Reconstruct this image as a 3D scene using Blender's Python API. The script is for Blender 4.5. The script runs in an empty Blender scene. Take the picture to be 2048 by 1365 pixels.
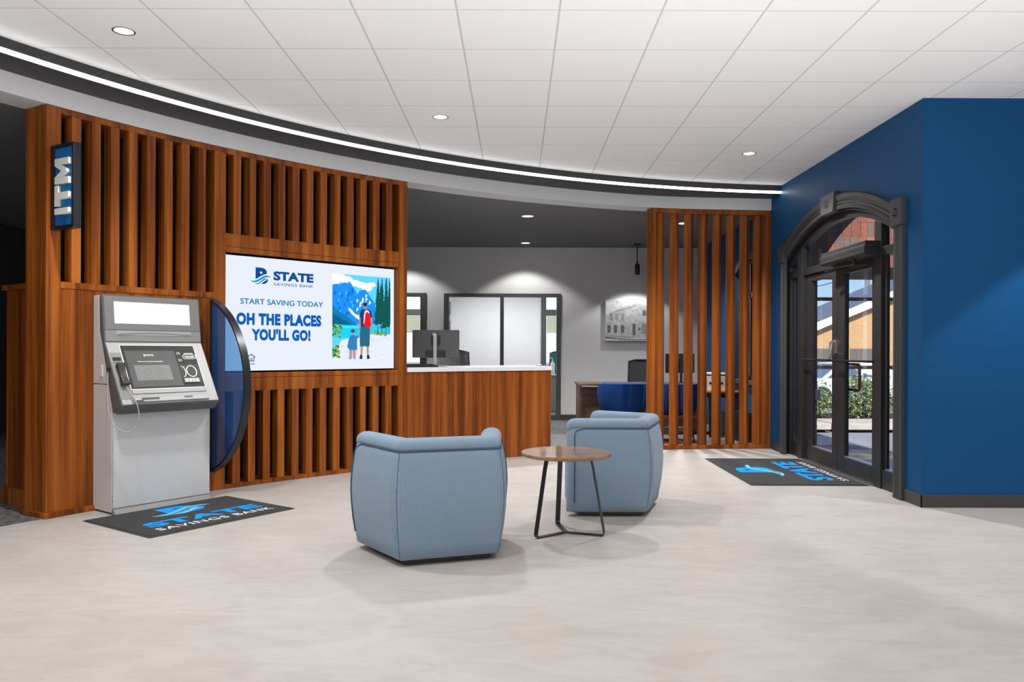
import bpy, bmesh, math, random
from mathutils import Vector, Matrix

# ------------------------------------------------------------------ camera
S = bpy.context.scene
COL = S.collection
PI = math.pi
random.seed(7)

CAM_H = 1.2445
cd = bpy.data.cameras.new('camera'); cam = bpy.data.objects.new('camera', cd); COL.objects.link(cam)
cd.sensor_fit = 'HORIZONTAL'; cd.sensor_width = 36.0
cd.lens = 1563.8 / 2048.0 * 36.0
cd.shift_x = -(1032.89 - 1024.0) / 2048.0
cd.shift_y = (699.76 - 682.5) / 2048.0
cd.clip_start = 0.05; cd.clip_end = 500
cam.matrix_world = Matrix.Translation((0, 0, CAM_H)) @ Matrix.Rotation(PI/2, 4, 'X') @ Matrix.Rotation(0.0037, 4, 'Z')
S.camera = cam

# ------------------------------------------------------------------ view, sky, sun
S.view_settings.view_transform = 'Standard'
S.view_settings.look = 'None'
S.view_settings.gamma = 1.0
S.view_settings.use_curve_mapping = False
S.view_settings.exposure = 0.45

W = bpy.data.worlds.new('sky'); S.world = W; W.use_nodes = True
nt = W.node_tree; nt.nodes.clear()
tcw = nt.nodes.new('ShaderNodeTexCoord'); sep = nt.nodes.new('ShaderNodeSeparateXYZ'); nt.links.new(tcw.outputs['Generated'], sep.inputs[0])
rmp = nt.nodes.new('ShaderNodeValToRGB'); el = rmp.color_ramp.elements            # clear daytime sky, paler towards the horizon
el[0].position = 0.0; el[0].color = (0.50, 0.68, 0.84, 1); el[1].position = 0.75; el[1].color = (0.10, 0.27, 0.62, 1)
el.new(0.12).color = (0.34, 0.57, 0.82, 1)
nt.links.new(sep.outputs['Z'], rmp.inputs[0])
bg = nt.nodes.new('ShaderNodeBackground'); bg.inputs['Strength'].default_value = 1.15
out = nt.nodes.new('ShaderNodeOutputWorld')
nt.links.new(rmp.outputs[0], bg.inputs[0]); nt.links.new(bg.outputs[0], out.inputs[0])

sl = bpy.data.lights.new('sun', 'SUN'); sl.energy = 5.5; sl.angle = 0.02; sl.color = (1.0, 0.95, 0.87)
sun = bpy.data.objects.new('sun', sl); COL.objects.link(sun)
sun.rotation_euler = Vector((0.12, 0.72, -0.72)).to_track_quat('-Z', 'Y').to_euler()
sun.location = (2, -12, 20)

def lamp(name, kind, loc, energy, aim=None, color=(1, 1, 1), **kw):
    l = bpy.data.lights.new(name, kind); l.energy = energy; l.color = color
    for k, v in kw.items(): setattr(l, k, v)
    o = bpy.data.objects.new(name, l); COL.objects.link(o); o.location = loc
    if aim is not None:
        o.rotation_euler = (Vector(aim) - Vector(loc)).to_track_quat('-Z', 'Y').to_euler()
    return o

# soft fill lamps added along the unseen wall behind the camera
for i, x in enumerate((-4.6, -0.6, 3.4)):
    lamp('front_fill', 'AREA', (x, -5.72, 1.65), 50, aim=(x, 0, 1.55), color=(0.97, 0.985, 1.0), shape='RECTANGLE', size=3.0, size_y=2.4)

# fill lamps added without fittings, facing up to brighten the ceiling
for x, y in ((-1.9, 2.9), (1.0, 3.9), (3.6, 3.6)):
    lamp('ceiling_fill', 'AREA', (x, y, 0.80), 21, aim=(x, y, 3.3), shape='DISK', size=1.8)

# ------------------------------------------------------------------ geometry of the room
CZ = 3.261                       # white lobby ceiling
DZ = 3.05                        # dark ceiling behind the curved soffit
CX, CY, CR = 4.165, 1.39, 8.72   # centre and radius of the curved timber wall
LX, LY, LR = 4.091, 1.221, 8.361 # centre and radius of the ceiling's curved edge
WX = 3.231                       # entrance wall
RY = 6.2236                      # return wall facing the camera
BY = 13.8                        # rear wall

def rad(th):
    t = max(0.0, min(1.0, (108 - th) / 12.0)); t = t*t*(3-2*t)
    return CR - 0.13 * t
def pol(th, r):
    a = math.radians(th)
    return Vector((CX + r*math.cos(a), CY + r*math.sin(a), 0))

# ------------------------------------------------------------------ materials
MATS = {}
def nmat(name):
    m = bpy.data.materials.new(name); m.use_nodes = True
    n = m.node_tree.nodes; l = m.node_tree.links
    b = n['Principled BSDF']
    MATS[name] = m
    return m, n, l, b
def M(name, col, rough=0.5, metal=0.0, spec=0.5, var=None, bump=None, emit=None, estr=1.0, trans=0.0, ior=1.45, alpha=1.0):
    if name in MATS: return MATS[name]
    m, n, l, b = nmat(name)
    b.inputs['Base Color'].default_value = (*col, 1)
    b.inputs['Roughness'].default_value = rough
    b.inputs['Metallic'].default_value = metal
    b.inputs['Specular IOR Level'].default_value = spec
    b.inputs['IOR'].default_value = ior
    b.inputs['Transmission Weight'].default_value = trans
    b.inputs['Alpha'].default_value = alpha
    if emit:
        b.inputs['Emission Color'].default_value = (*emit, 1); b.inputs['Emission Strength'].default_value = estr
    tc = n.new('ShaderNodeTexCoord')
    if var:
        sc, amt = var
        mp = n.new('ShaderNodeMapping'); l.new(tc.outputs['Object'], mp.inputs[0])
        mp.inputs['Scale'].default_value = sc if isinstance(sc, tuple) else (sc, sc, sc)
        t = n.new('ShaderNodeTexNoise'); t.inputs['Scale'].default_value = 1.0; t.inputs['Detail'].default_value = 5
        l.new(mp.outputs[0], t.inputs[0])
        r = n.new('ShaderNodeValToRGB')
        r.color_ramp.elements[0].position = 0.3; r.color_ramp.elements[1].position = 0.7
        r.color_ramp.elements[0].color = (*[c*(1-amt) for c in col], 1)
        r.color_ramp.elements[1].color = (*[min(1, c*(1+amt)) for c in col], 1)
        l.new(t.outputs['Fac'], r.inputs[0]); l.new(r.outputs[0], b.inputs['Base Color'])
    if bump:
        sc, st = bump
        mp = n.new('ShaderNodeMapping'); l.new(tc.outputs['Object'], mp.inputs[0])
        mp.inputs['Scale'].default_value = sc if isinstance(sc, tuple) else (sc, sc, sc)
        t = n.new('ShaderNodeTexNoise'); t.inputs['Scale'].default_value = 1.0; t.inputs['Detail'].default_value = 3
        l.new(mp.outputs[0], t.inputs[0])
        bp = n.new('ShaderNodeBump'); bp.inputs['Strength'].default_value = st; bp.inputs['Distance'].default_value = 0.01
        l.new(t.outputs['Fac'], bp.inputs['Height']); l.new(bp.outputs[0], b.inputs['Normal'])
    return m
def glow(name, col, s):
    if name in MATS: return MATS[name]
    m, n, l, b = nmat(name)
    n.remove(b); e = n.new('ShaderNodeEmission')
    e.inputs[0].default_value = (*col, 1); e.inputs[1].default_value = s
    l.new(e.outputs[0], n['Material Output'].inputs[0])
    return m
def wood(name, dark, mid, light, scale=(11, 11, 0.55), fine=(90, 90, 2.2), rough=0.38, band=5.0, spec=0.35):
    m, n, l, b = nmat(name)
    tc = n.new('ShaderNodeTexCoord'); oi = n.new('ShaderNodeObjectInfo')
    off = n.new('ShaderNodeVectorMath'); off.operation = 'SCALE'; off.inputs[0].default_value = (7.3, 3.1, 5.7)
    l.new(oi.outputs['Random'], off.inputs['Scale'])
    add = n.new('ShaderNodeVectorMath'); add.operation = 'ADD'
    l.new(tc.outputs['Object'], add.inputs[0]); l.new(off.outputs[0], add.inputs[1])
    def noise(sc, det):
        mp = n.new('ShaderNodeMapping'); l.new(add.outputs[0], mp.inputs[0]); mp.inputs['Scale'].default_value = sc
        t = n.new('ShaderNodeTexNoise'); t.inputs['Scale'].default_value = 1.0; t.inputs['Detail'].default_value = det
        l.new(mp.outputs[0], t.inputs[0]); return t
    t1 = noise(scale, 4); t2 = noise(fine, 3); t3 = noise((band, band, band*0.02), 1)
    mx = n.new('ShaderNodeMath'); mx.operation = 'MULTIPLY_ADD'; l.new(t2.outputs['Fac'], mx.inputs[0]); mx.inputs[1].default_value = 0.42
    l.new(t1.outputs['Fac'], mx.inputs[2])
    m2 = n.new('ShaderNodeMath'); m2.operation = 'MULTIPLY_ADD'; l.new(t3.outputs['Fac'], m2.inputs[0]); m2.inputs[1].default_value = 0.55
    l.new(mx.outputs[0], m2.inputs[2])
    m3 = n.new('ShaderNodeMath'); m3.operation = 'MULTIPLY_ADD'; l.new(oi.outputs['Random'], m3.inputs[0]); m3.inputs[1].default_value = 0.10
    l.new(m2.outputs[0], m3.inputs[2])
    r = n.new('ShaderNodeValToRGB'); e = r.color_ramp.elements
    e[0].position = 0.66; e[0].color = (*dark, 1); e[1].position = 1.32 if False else 1.0; e[1].color = (*light, 1)
    x = e.new(0.83); x.color = (*mid, 1)
    sub = n.new('ShaderNodeMath'); sub.operation = 'MULTIPLY'; sub.inputs[1].default_value = 0.80
    l.new(m3.outputs[0], sub.inputs[0]); l.new(sub.outputs[0], r.inputs[0])
    l.new(r.outputs[0], b.inputs['Base Color'])
    b.inputs['Roughness'].default_value = rough; b.inputs['Specular IOR Level'].default_value = spec
    bp = n.new('ShaderNodeBump'); bp.inputs['Strength'].default_value = 0.04; bp.inputs['Distance'].default_value = 0.004
    l.new(t2.outputs['Fac'], bp.inputs['Height']); l.new(bp.outputs[0], b.inputs['Normal'])
    return m

TEAK = wood('teak_veneer', (0.120, 0.029, 0.0046), (0.262, 0.069, 0.0088), (0.390, 0.118, 0.017), scale=(17, 17, 0.5), spec=0.22)
TEAKH = wood('teak_tabletop', (0.215, 0.105, 0.055), (0.31, 0.165, 0.092), (0.40, 0.225, 0.13), scale=(0.8, 12, 12), fine=(3, 90, 90), rough=0.07, band=3, spec=0.5)
WALNUT = wood('desk_walnut', (0.060, 0.028, 0.016), (0.10, 0.050, 0.028), (0.16, 0.085, 0.05), scale=(0.7, 4, 16), fine=(2, 50, 120), rough=0.4)
BLACKBACK = M('black_backing', (0.006, 0.004, 0.004), 0.9)
BLUE = M('blue_wall_paint', (0.0052, 0.072, 0.205), 0.5, spec=0.18)
GRAYW = M('grey_wall_paint', (0.62, 0.62, 0.62), 0.7, spec=0.3, bump=(160, 0.05))
DARKCEIL = M('charcoal_ceiling_paint', (0.18, 0.18, 0.18), 0.8, spec=0.2)
CHARW = M('charcoal_wall_paint', (0.022, 0.022, 0.023), 0.7)
FASC = M('soffit_grey_paint', (0.66, 0.66, 0.665), 0.6)
LIP = M('soffit_charcoal_and_shade', (0.045, 0.045, 0.046), 0.6)
BASEB = M('charcoal_rubber_base', (0.050, 0.050, 0.051), 0.45)
BLACKM = M('black_painted_timber', (0.022, 0.022, 0.023), 0.42, bump=((3, 3, 60), 0.06))
TRIMG = M('charcoal_painted_trim', (0.055, 0.055, 0.057), 0.45, bump=((8, 8, 90), 0.12))
ALU = M('brushed_aluminium', (0.62, 0.62, 0.62), 0.3, metal=1.0)
CHROME = M('chrome', (0.75, 0.75, 0.76), 0.12, metal=1.0)
BLKMET = M('black_metal', (0.02, 0.02, 0.021), 0.35, metal=0.3)
GUNMET = M('gunmetal_steel', (0.060, 0.060, 0.063), 0.38, metal=0.75)
WHITE = M('white_plastic', (0.72, 0.72, 0.72), 0.4)
WQUARTZ = M('white_quartz', (0.78, 0.78, 0.79), 0.25, var=(9, 0.04))
BLKPL = M('black_plastic', (0.015, 0.015, 0.016), 0.4)
DKGRAY = M('dark_grey_frame', (0.060, 0.060, 0.060), 0.45)
def pane(name, tint=(1, 1, 1), refl=0.06):
    m, n, l, b = nmat(name); n.remove(b)
    tr = n.new('ShaderNodeBsdfTransparent'); tr.inputs[0].default_value = (*tint, 1)
    gl = n.new('ShaderNodeBsdfGlossy'); gl.inputs['Roughness'].default_value = 0.02
    fr = n.new('ShaderNodeFresnel'); fr.inputs[0].default_value = 1.45
    mm = n.new('ShaderNodeMath'); mm.operation = 'MULTIPLY'; mm.inputs[1].default_value = refl / 0.06
    l.new(fr.outputs[0], mm.inputs[0])
    mx = n.new('ShaderNodeMixShader'); l.new(mm.outputs[0], mx.inputs[0]); l.new(tr.outputs[0], mx.inputs[1]); l.new(gl.outputs[0], mx.inputs[2])
    l.new(mx.outputs[0], n['Material Output'].inputs[0])
    return m
GLASS = pane('clear_glass', (0.96, 0.97, 0.97), 0.016)
OGLASS = pane('office_glass', (0.97, 0.975, 0.975), 0.008)

# ------------------------------------------------------------------ helpers
def quad(bm, pts):
    return bm.faces.new([bm.verts.new(p) for p in pts])
def box(bm, x0, x1, y0, y1, z0, z1, mi=0):
    v = [bm.verts.new(p) for p in ((x0,y0,z0),(x1,y0,z0),(x1,y1,z0),(x0,y1,z0),(x0,y0,z1),(x1,y0,z1),(x1,y1,z1),(x0,y1,z1))]
    for f in ((0,3,2,1),(4,5,6,7),(0,1,5,4),(1,2,6,5),(2,3,7,6),(3,0,4,7)):
        bm.faces.new([v[i] for i in f]).material_index = mi
    return v
def obox(bm, o, u, w, a, b, c, d, z0, z1):      # box in a turned frame: u and w are the horizontal axes
    P = lambda p, q, z: (o[0]+u[0]*p+w[0]*q, o[1]+u[1]*p+w[1]*q, z)
    v = [bm.verts.new(P(*k)) for k in ((a,c,z0),(b,c,z0),(b,d,z0),(a,d,z0),(a,c,z1),(b,c,z1),(b,d,z1),(a,d,z1))]
    for f in ((0,3,2,1),(4,5,6,7),(0,1,5,4),(1,2,6,5),(2,3,7,6),(3,0,4,7)): bm.faces.new([v[i] for i in f])
def prism(bm, poly, axis, a, b):                 # extrude a 2D outline along x, y or z
    def P(p, t):
        return {'x': (t, p[0], p[1]), 'y': (p[0], t, p[1]), 'z': (p[0], p[1], t)}[axis]
    A = [bm.verts.new(P(p, a)) for p in poly]; B = [bm.verts.new(P(p, b)) for p in poly]
    n = len(poly)
    bm.faces.new(A[::-1]); bm.faces.new(B)
    for i in range(n): bm.faces.new((A[i], A[(i+1)%n], B[(i+1)%n], B[i]))
def arcbox(bm, t0, t1, d0, d1, z0, z1, step=0.8):   # curved block: d is the offset from the timber wall's face
    n = max(1, int(abs(t1-t0)/step + 0.999))
    ring = []
    for i in range(n+1):
        t = t0 + (t1-t0)*i/n; r = rad(t)
        p, q = pol(t, r+d0), pol(t, r+d1)
        ring.append([bm.verts.new((p.x,p.y,z0)), bm.verts.new((q.x,q.y,z0)), bm.verts.new((q.x,q.y,z1)), bm.verts.new((p.x,p.y,z1))])
    for i in range(n):
        a, b = ring[i], ring[i+1]
        for k in range(4): bm.faces.new((a[k], b[k], b[(k+1)%4], a[(k+1)%4]))
    bm.faces.new(ring[0][::-1]); bm.faces.new(ring[-1])
def tube(bm, pts, r, seg=10, cap=True, flat=None):
    pts = [Vector(p) for p in pts]; rings = []
    up = None
    for i, p in enumerate(pts):
        d = (pts[min(i+1, len(pts)-1)] - pts[max(i-1, 0)]).normalized()
        if up is None:
            up = Vector((0,0,1)) if abs(d.z) < 0.9 else Vector((1,0,0))
        s = d.cross(up)
        if s.length < 1e-6: s = d.cross(Vector((0,1,0)))
        s.normalize(); up = s.cross(d).normalized()
        rr = r[i] if isinstance(r, (list, tuple)) else r
        rings.append([bm.verts.new(p + s*(rr*math.cos(2*PI*k/seg)) + up*(rr*math.sin(2*PI*k/seg))) for k in range(seg)])
    for a, b in zip(rings, rings[1:]):
        for k in range(seg): bm.faces.new((a[k], a[(k+1)%seg], b[(k+1)%seg], b[k]))
    if cap: bm.faces.new(rings[0][::-1]); bm.faces.new(rings[-1])
def lathe(bm, prof, c=(0,0,0), seg=32, axis='z'):
    rings = []
    for (r, z) in prof:
        ring = []
        for k in range(seg):
            a = 2*PI*k/seg; x, y = r*math.cos(a), r*math.sin(a)
            q = {'z': (x, y, z), 'x': (z, x, y), 'y': (x, z, y)}[axis]
            ring.append(bm.verts.new((c[0]+q[0], c[1]+q[1], c[2]+q[2])))
        rings.append(ring)
    for a, b in zip(rings, rings[1:]):
        for k in range(seg): bm.faces.new((a[k], a[(k+1)%seg], b[(k+1)%seg], b[k]))
    if prof[0][0] > 1e-6: bm.faces.new(rings[0][::-1])
    if prof[-1][0] > 1e-6: bm.faces.new(rings[-1])
def bar(bm, pts, half_w, half_t, wdir):          # flat bar swept along points; wdir is its width direction
    pts = [Vector(p) for p in pts]; wv = Vector(wdir).normalized(); rings = []
    for i, p in enumerate(pts):
        d = (pts[min(i+1, len(pts)-1)] - pts[max(i-1, 0)]).normalized()
        nrm = wv.cross(d).normalized()
        rings.append([bm.verts.new(p + wv*(half_w*a) + nrm*(half_t*b)) for a, b in ((-1,-1),(1,-1),(1,1),(-1,1))])
    for a, b in zip(rings, rings[1:]):
        for k in range(4): bm.faces.new((a[k], a[(k+1)%4], b[(k+1)%4], b[k]))
    bm.faces.new(rings[0][::-1]); bm.faces.new(rings[-1])
def B(): return bmesh.new()
def obj(name, bm, mat, parent=None, world=False, smooth=None, bevel=0, seg=2, mats=None, sub=0, kind=None, label=None, cat=None, group=None, loc=None, norm=True):
    bmesh.ops.remove_doubles(bm, verts=bm.verts, dist=1e-5)
    if norm: bmesh.ops.recalc_face_normals(bm, faces=bm.faces)
    me = bpy.data.meshes.new(name); bm.to_mesh(me); bm.free()
    return mobj(name, me, mat, parent, world, smooth, bevel, seg, mats, sub, kind, label, cat, group, loc)
def mobj(name, me, mat, parent=None, world=False, smooth=None, bevel=0, seg=2, mats=None, sub=0, kind=None, label=None, cat=None, group=None, loc=None):
    o = bpy.data.objects.new(name, me); COL.objects.link(o)
    for m in (mats or [mat]): me.materials.append(m)
    if parent is not None:
        o.parent = parent
        if world:
            mw = parent.matrix_basis.copy(); pp = parent.parent
            while pp is not None: mw = pp.matrix_basis @ mw; pp = pp.parent
            me.transform(mw.inverted())
    elif loc is not None:
        me.transform(Matrix.Translation(-Vector(loc))); o.location = loc
    if smooth is not None:
        for p in me.polygons: p.use_smooth = True
        me.set_sharp_from_angle(angle=math.radians(smooth))
    if bevel:
        md = o.modifiers.new('bevel', 'BEVEL'); md.width = bevel; md.segments = seg; md.limit_method = 'ANGLE'; md.angle_limit = math.radians(40)
    if sub:
        md = o.modifiers.new('subdivision', 'SUBSURF'); md.levels = sub; md.render_levels = sub
    tag(o, label, cat, group, kind)
    return o
def tag(o, label=None, cat=None, group=None, kind=None):
    if label: o['label'] = label
    if cat: o['category'] = cat
    if group: o['group'] = group
    if kind: o['kind'] = kind
def thing(name, label, cat, loc=(0,0,0), rz=0, group=None, kind=None):
    o = bpy.data.objects.new(name, None); COL.objects.link(o); o.empty_display_size = 0.1
    o.location = loc; o.rotation_euler = (0, 0, rz)
    bpy.context.view_layer.update()
    tag(o, label, cat, group, kind); return o
def copy_tree(o, parent=None):
    c = o.copy(); COL.objects.link(c)
    if parent is not None: c.parent = parent
    for ch in list(o.children): copy_tree(ch, c)
    return c
def text_mesh(s, fit, bold=0.0, ext=0.002, spacing=1.0):   # lettering fitted to (x0, y0, x1, y1), flat in local xy, rising along z
    cu = bpy.data.curves.new('lettering', 'FONT'); cu.body = s; cu.size = 1.0; cu.offset = bold; cu.extrude = 0.5; cu.space_character = spacing
    cu.resolution_u = 4
    o = bpy.data.objects.new('lettering', cu); COL.objects.link(o)
    bpy.context.view_layer.update()
    dg = bpy.context.evaluated_depsgraph_get()
    me = bpy.data.meshes.new_from_object(o.evaluated_get(dg))
    bpy.data.objects.remove(o); bpy.data.curves.remove(cu)
    xs = [v.co.x for v in me.vertices]; ys = [v.co.y for v in me.vertices]
    sx = (fit[2]-fit[0])/(max(xs)-min(xs)); sy = (fit[3]-fit[1])/(max(ys)-min(ys))
    for v in me.vertices:
        v.co = ((v.co.x-min(xs))*sx+fit[0], (v.co.y-min(ys))*sy+fit[1], (v.co.z+0.5)*ext)
    return me
def join_meshes(name, parts):                     # parts: list of (mesh, matrix or None, slot)
    bm = bmesh.new()
    for me, mtx, slot in parts:
        if mtx is not None: me.transform(mtx)
        n0 = len(bm.faces); bm.from_mesh(me); bm.faces.ensure_lookup_table()
        for f in bm.faces[n0:]: f.material_index = slot
        bpy.data.meshes.remove(me)
    me = bpy.data.meshes.new(name); bm.to_mesh(me); bm.free(); return me
def frame_mtx(o, u, v):                           # matrix that lays local x along u and local y along v
    u = Vector(u).normalized(); v = Vector(v).normalized(); w = u.cross(v)
    return Matrix(((u.x, v.x, w.x, o[0]), (u.y, v.y, w.y, o[1]), (u.z, v.z, w.z, o[2]), (0,0,0,1)))
def wave_pts(x0, x1, y0, y1, th, n=18, ph=0.0):   # one tapering swoosh of the bank's wave mark
    up, lo = [], []
    for i in range(n+1):
        t = i/n; x = x0+(x1-x0)*t
        y = y0 + (y1-y0)*(0.5-0.5*math.cos(PI*min(1, max(0, t)))) + 0.10*(x1-x0)*math.sin(2*PI*t+PI)*0.55
        h = th*math.sin(PI*min(1, t*0.98+0.01))**0.7
        up.append((x, y+h/2)); lo.append((x, y-h/2))
    return up + lo[::-1]
# ================================================================== THE SETTING
def lvt():
    m, n, l, b = nmat('stone_look_vinyl')
    tc = n.new('ShaderNodeTexCoord')
    def noise(sc, det, dist=0.0, rot=0.0):
        mp = n.new('ShaderNodeMapping'); l.new(tc.outputs['Object'], mp.inputs[0]); mp.inputs['Scale'].default_value = sc; mp.inputs['Rotation'].default_value = (0, 0, rot)
        t = n.new('ShaderNodeTexNoise'); t.inputs['Scale'].default_value = 1; t.inputs['Detail'].default_value = det; t.inputs['Distortion'].default_value = dist
        l.new(mp.outputs[0], t.inputs[0]); return t
    a = noise((3.2, 7.5, 1), 7, 1.3, 0.25); c = noise((1.1, 1.6, 1), 4, 0.6); d = noise((10, 30, 1), 5, 1.8, 0.35)
    def ramp(src, p0, p1, c0, c1):
        r = n.new('ShaderNodeValToRGB'); e = r.color_ramp.elements; e[0].position = p0; e[1].position = p1; e[0].color = (*c0, 1); e[1].color = (*c1, 1)
        l.new(src.outputs['Fac'], r.inputs[0]); return r
    r1 = ramp(a, 0.30, 0.62, (0.440, 0.407, 0.384), (0.498, 0.467, 0.444))
    r2 = ramp(c, 0.30, 0.70, (0.93, 0.92, 0.915), (1.04, 1.04, 1.04))
    r3 = ramp(d, 0.30, 0.42, (0.80, 0.775, 0.755), (1, 1, 1))
    x = n.new('ShaderNodeMix'); x.data_type = 'RGBA'; x.blend_type = 'MULTIPLY'; x.inputs[0].default_value = 1.0
    l.new(r1.outputs[0], x.inputs[6]); l.new(r2.outputs[0], x.inputs[7])
    y = n.new('ShaderNodeMix'); y.data_type = 'RGBA'; y.blend_type = 'MULTIPLY'; y.inputs[0].default_value = 0.35
    l.new(x.outputs[2], y.inputs[6]); l.new(r3.outputs[0], y.inputs[7])
    l.new(y.outputs[2], b.inputs['Base Color'])
    b.inputs['Roughness'].default_value = 0.42; b.inputs['Specular IOR Level'].default_value = 0.35
    return m
def carpet():
    m, n, l, b = nmat('grey_loop_carpet')
    tc = n.new('ShaderNodeTexCoord')
    mp = n.new('ShaderNodeMapping'); l.new(tc.outputs['Object'], mp.inputs[0]); mp.inputs['Scale'].default_value = (16, 70, 1)
    t = n.new('ShaderNodeTexNoise'); t.inputs['Scale'].default_value = 1; t.inputs['Detail'].default_value = 4; l.new(mp.outputs[0], t.inputs[0])
    r = n.new('ShaderNodeValToRGB'); e = r.color_ramp.elements; e[0].position = 0.36; e[1].position = 0.64
    e[0].color = (0.035, 0.035, 0.038, 1); e[1].color = (0.22, 0.217, 0.217, 1)
    l.new(t.outputs['Fac'], r.inputs[0]); l.new(r.outputs[0], b.inputs['Base Color']); b.inputs['Roughness'].default_value = 0.95
    b.inputs['Specular IOR Level'].default_value = 0.1
    return m
def ceiling_tiles():
    m, n, l, b = nmat('ceiling_tile_grid')
    tc = n.new('ShaderNodeTexCoord'); sp = n.new('ShaderNodeSeparateXYZ'); l.new(tc.outputs['Object'], sp.inputs[0])
    T = 0.6096
    def edge(o, x0, hw):
        a = n.new('ShaderNodeMath'); a.operation = 'ADD'; a.inputs[1].default_value = -x0 + 100*T; l.new(sp.outputs[o], a.inputs[0])
        p = n.new('ShaderNodeMath'); p.operation = 'PINGPONG'; p.inputs[1].default_value = T/2; l.new(a.outputs[0], p.inputs[0])
        c = n.new('ShaderNodeMath'); c.operation = 'LESS_THAN'; c.inputs[1].default_value = hw; l.new(p.outputs[0], c.inputs[0]); return c
    gx = edge('X', -0.3613, 0.0065); gy = edge('Y', 4.6387, 0.0042)
    mx = n.new('ShaderNodeMath'); mx.operation = 'MAXIMUM'; l.new(gx.outputs[0], mx.inputs[0]); l.new(gy.outputs[0], mx.inputs[1])
    t = n.new('ShaderNodeTexNoise'); t.inputs['Scale'].default_value = 1.4; l.new(tc.outputs['Object'], t.inputs[0])
    mc = n.new('ShaderNodeMix'); mc.data_type = 'RGBA'; l.new(mx.outputs[0], mc.inputs[0])
    mc.inputs[6].default_value = (0.90, 0.90, 0.90, 1); mc.inputs[7].default_value = (0.62, 0.62, 0.62, 1)
    l.new(mc.outputs[2], b.inputs['Base Color']); b.inputs['Roughness'].default_value = 0.9; b.inputs['Specular IOR Level'].default_value = 0.1
    return m
LVT, CARPET, TILES = lvt(), carpet(), ceiling_tiles()
def ST(name, bm, mat, label, **k):
    return obj(name, bm, mat, kind='structure', label=label, cat=k.pop('cat', name.split('_')[0]), **k)

# floor and carpet
bm = B(); box(bm, -7.6, 9.1, -6.1, RY+0.1, -0.2, 0); box(bm, -7.6, WX+0.12, RY+0.1, 17.1, -0.2, 0)
ST('floor', bm, LVT, 'pale stone-look vinyl floor of the lobby')
bm = B()
th_r = 96.35
arc = []
for i in range(61):
    t = th_r + (180-th_r)*i/60; p = pol(t, rad(t)+0.02); arc.append((p.x, p.y))
poly = arc + [(-4.58, -6.0), (-7.5, -6.0), (-7.5, 16.9), (WX, 16.9), (WX, arc[0][1])]
f = quad(bm, [(x, y, 0.004) for x, y in poly]); bmesh.ops.triangulate(bm, faces=[f])
ST('floor_carpet', bm, CARPET, 'grey carpet of the offices behind the curved timber wall', cat='carpet')

# lobby ceiling, dark office ceiling, roof
bm = B(); poly = []
for i in range(73):
    a = math.radians(95.9 + (180-95.9)*i/72); poly.append((LX+LR*math.cos(a), LY+LR*math.sin(a)))
poly += [(LX-LR, -6), (9, -6), (9, RY), (WX, RY)]
f = quad(bm, [(x, y, CZ) for x, y in poly]); bmesh.ops.triangulate(bm, faces=[f])
for f in bm.faces:
    if f.normal.z > 0: f.normal_flip()
ST('ceiling', bm, TILES, 'white tiled lobby ceiling with a curved edge', norm=False)
bm = B(); poly = []
for i in range(61):
    t = 96.24 + (180-96.24)*i/60; p = pol(t, rad(t)+0.2); poly.append((p.x, p.y))
poly += [(-4.76, -6), (-7.5, -6), (-7.5, BY), (WX, BY), (WX, poly[0][1])]
f = quad(bm, [(x, y, DZ) for x, y in poly]); bmesh.ops.triangulate(bm, faces=[f])
ST('ceiling_rear', bm, DARKCEIL, 'dark charcoal ceiling behind the curved soffit', cat='ceiling')
bm = B(); box(bm, -8, 9.4, -6.6, RY+0.25, 3.34, 3.6); box(bm, -8, 4.1, RY+0.25, 17.3, 3.34, 3.6)  # slab added out of view to keep the sun out of the rooms
ST('roof_slab', bm, GRAYW, 'unseen roof slab added to block the sun', cat='roof')

# curved soffit: charcoal lip, ledge, grey fascia
bm = B(); N = 84; rows = []
for i in range(N+1):
    s = i/N
    a = math.radians(95.9 + (180-95.9)*s); t = 96.24 + (180-96.24)*s
    def lp(r, z): return (LX+r*math.cos(a), LY+r*math.sin(a), z)
    def fp(d, z):
        p = pol(t, rad(t)+d); return (p.x, p.y, z)
    rows.append([bm.verts.new(q) for q in (lp(LR, CZ+0.05), lp(LR, 3.192), lp(LR+0.03, 3.192), lp(LR+0.032, 3.170), fp(0, 3.172), fp(0, 3.024), fp(0.28, 3.024), fp(0.28, 3.08))])
for a, b in zip(rows, rows[1:]):
    for k in range(7):
        bm.faces.new((a[k], b[k], b[k+1], a[k+1])).material_index = 0 if k < 4 else 1  # charcoal lip; the ledge underside is painted dark for its shade
ST('trim_soffit', bm, LIP, 'curved grey soffit carrying the light strip', mats=[LIP, FASC], cat='soffit', smooth=35)

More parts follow.
